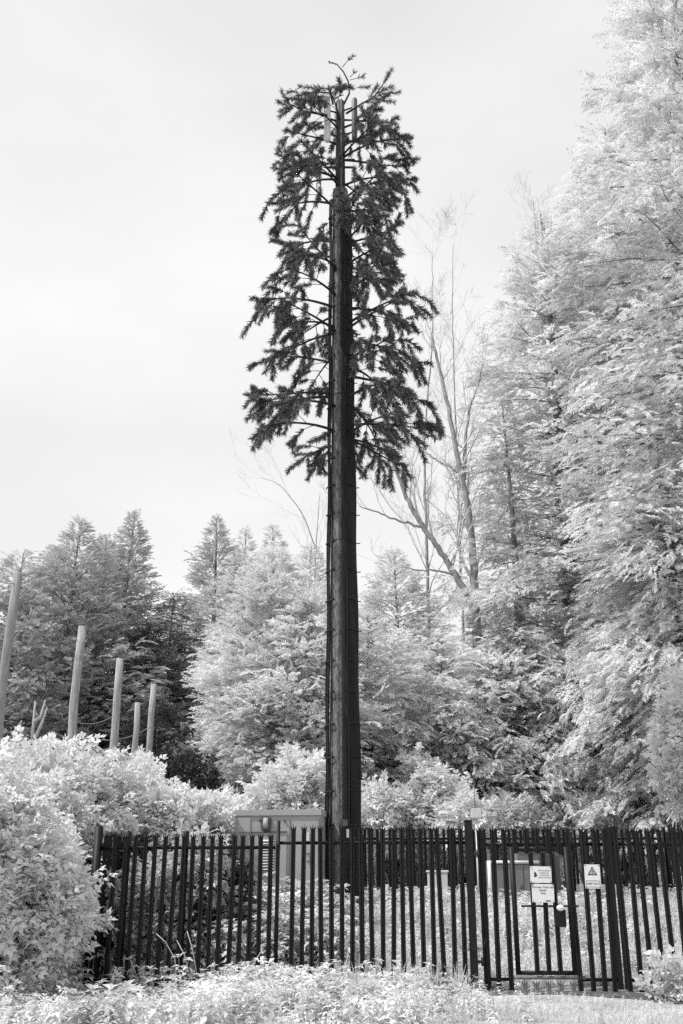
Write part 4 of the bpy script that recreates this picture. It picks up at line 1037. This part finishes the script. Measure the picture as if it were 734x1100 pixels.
# grass
nb = NB()
xs, ys = field(11000, -8, 9, 11.0, 17.0, lambda x, y: np.where((x > 1.7) & (y > 15.7), .06, 1.0))
hs = rg.uniform(.03, .10, len(xs)) * np.where(ys > 14.5, .7, 1.2) * (1 + .5 * np.sin(xs * 2.3) * np.sin(ys * 3.1)); scatter_up(nb, GRASS, xs, ys, hs, 5, .3)
xs, ys = field(7000, -3.7, 8.7, 17.2, 25); scatter_up(nb, GRASS, xs, ys, rg.uniform(.12, .34, len(xs)), 6, .3)
xs, ys = field(900, 1.5, 8, 12.5, 15.7); scatter_up(nb, PLANTS, xs, ys, rg.uniform(.03, .09, len(xs)), 7, .3)
xs, ys = field(130, -.2, 1.9, 16.4, 17.6); scatter_up(nb, GRASS, xs, ys, rg.uniform(.2, .5, len(xs)), 8, .25)
o = nb.obj('grass', M['grass']); tag(o, 'short bright grass in front of the gate and between the weeds', 'grass', kind='stuff')
# rough ground beyond the fences
nb = NB()
xs, ys = field(5200, -16, 16, 22, 40, lambda x, y: ((np.abs(x - 2.4) > 6.6) | (y > 31)) * 1.0); scatter_up(nb, PLANTS, xs, ys, rg.uniform(.3, .9, len(xs)), 9, .25)
xs, ys = field(1800, -14, -4.2, 13, 22); scatter_up(nb, PLANTS, xs, ys, rg.uniform(.25, .6, len(xs)), 10, .25)
o = nb.obj('brambles', M['weedmid']); tag(o, 'rough brambles under the trees beyond the fences', 'brambles', kind='stuff')
# dry arching stalks inside the fence on the left
dst = empty('dry_stalks', (0, 0, 0), 'bent dry stalks leaning on the left fence pales', 'stalks')
for (pp, D_) in ((((190, 1060), (188, 1030), (178, 1012), (168, 1003)), 17.0), (((205, 1055), (198, 1025), (190, 1010)), 17.0), (((212, 1050), (207, 1020), (201, 1000)), 17.0), (((240, 1062), (258, 1046), (275, 1034)), 16.7), (((238, 1070), (262, 1052), (282, 1020)), 16.7), (((196, 1052), (212, 1032), (218, 1015)), 17.4)):
    nb = NB(); nb.tube([tuple(at(x, y, D_)) for x, y in pp], np.linspace(.010, .006, len(pp)), 5); nb.obj('stalk', M['stalk'], dst)

# ------------------------------------------------------------------ sky and sun
SUN_AZ, SUN_EL = RAD(255), RAD(56)          # compass bearing of the sun (from +Y, clockwise) and its height
wd = bpy.data.worlds.new('World'); scene.world = wd; wd.use_nodes = True
nt = wd.node_tree; N, L = nt.nodes, nt.links
for n_ in list(N): N.remove(n_)
out = N.new('ShaderNodeOutputWorld'); bg = N.new('ShaderNodeBackground'); bg.inputs['Strength'].default_value = .10
sky = N.new('ShaderNodeTexSky'); sky.sky_type = 'NISHITA'; sky.sun_disc = False; sky.sun_elevation = SUN_EL; sky.sun_rotation = SUN_AZ; sky.air_density = 1.0; sky.dust_density = 3.0
bw = N.new('ShaderNodeRGBToBW'); L.new(sky.outputs[0], bw.inputs[0])
tc = N.new('ShaderNodeTexCoord'); nz = N.new('ShaderNodeTexNoise'); nz.inputs['Scale'].default_value = 2.6; nz.inputs['Detail'].default_value = 5
skm = N.new('ShaderNodeMapping'); skm.inputs['Scale'].default_value = (.8, .8, 2.0); L.new(tc.outputs['Generated'], skm.inputs['Vector']); L.new(skm.outputs[0], nz.inputs['Vector'])
mr = N.new('ShaderNodeMapRange'); mr.inputs['From Min'].default_value = .3; mr.inputs['From Max'].default_value = .7; mr.inputs['To Min'].default_value = 9.5; mr.inputs['To Max'].default_value = 11.4
L.new(nz.outputs['Fac'], mr.inputs['Value'])
mx = N.new('ShaderNodeMix'); mx.data_type = 'FLOAT'; mx.inputs[0].default_value = .85
sx = N.new('ShaderNodeSeparateXYZ'); L.new(tc.outputs['Generated'], sx.inputs[0])
gm = N.new('ShaderNodeMapRange'); gm.inputs['From Min'].default_value = .45; gm.inputs['From Max'].default_value = .80; gm.inputs['To Min'].default_value = 1.0; gm.inputs['To Max'].default_value = .90; gm.interpolation_type = 'SMOOTHSTEP'
L.new(sx.outputs['Z'], gm.inputs['Value'])
gmu = N.new('ShaderNodeMath'); gmu.operation = 'MULTIPLY'; L.new(mr.outputs['Result'], gmu.inputs[0]); L.new(gm.outputs['Result'], gmu.inputs[1])
L.new(bw.outputs[0], mx.inputs[2]); L.new(gmu.outputs[0], mx.inputs[3])
cb = N.new('ShaderNodeCombineColor')
for i in range(3): L.new(mx.outputs[0], cb.inputs[i])
L.new(cb.outputs[0], bg.inputs['Color']); L.new(bg.outputs[0], out.inputs['Surface'])
sd = bpy.data.lights.new('sun', 'SUN'); sd.energy = 4.4; sd.angle = RAD(1.2); sd.color = (1, 1, 1)
so = bpy.data.objects.new('sun', sd); COL.objects.link(so)
dv = Vector((math.sin(SUN_AZ) * math.cos(SUN_EL), math.cos(SUN_AZ) * math.cos(SUN_EL), math.sin(SUN_EL)))
so.rotation_euler = dv.to_track_quat('Z', 'Y').to_euler(); so.location = dv * 60

vs = scene.view_settings; vs.view_transform = 'Standard'; vs.look = 'None'; vs.exposure = 0.0; vs.gamma = 1.0; vs.use_curve_mapping = False
scene.render.engine = 'CYCLES'
cy = scene.cycles; cy.max_bounces = 9; cy.diffuse_bounces = 6; cy.glossy_bounces = 2; cy.transmission_bounces = 4; cy.transparent_max_bounces = 4
cy.use_denoising = False; cy.use_adaptive_sampling = True; cy.adaptive_threshold = .02
cy.caustics_reflective = False; cy.caustics_refractive = False
scene.render.film_transparent = False
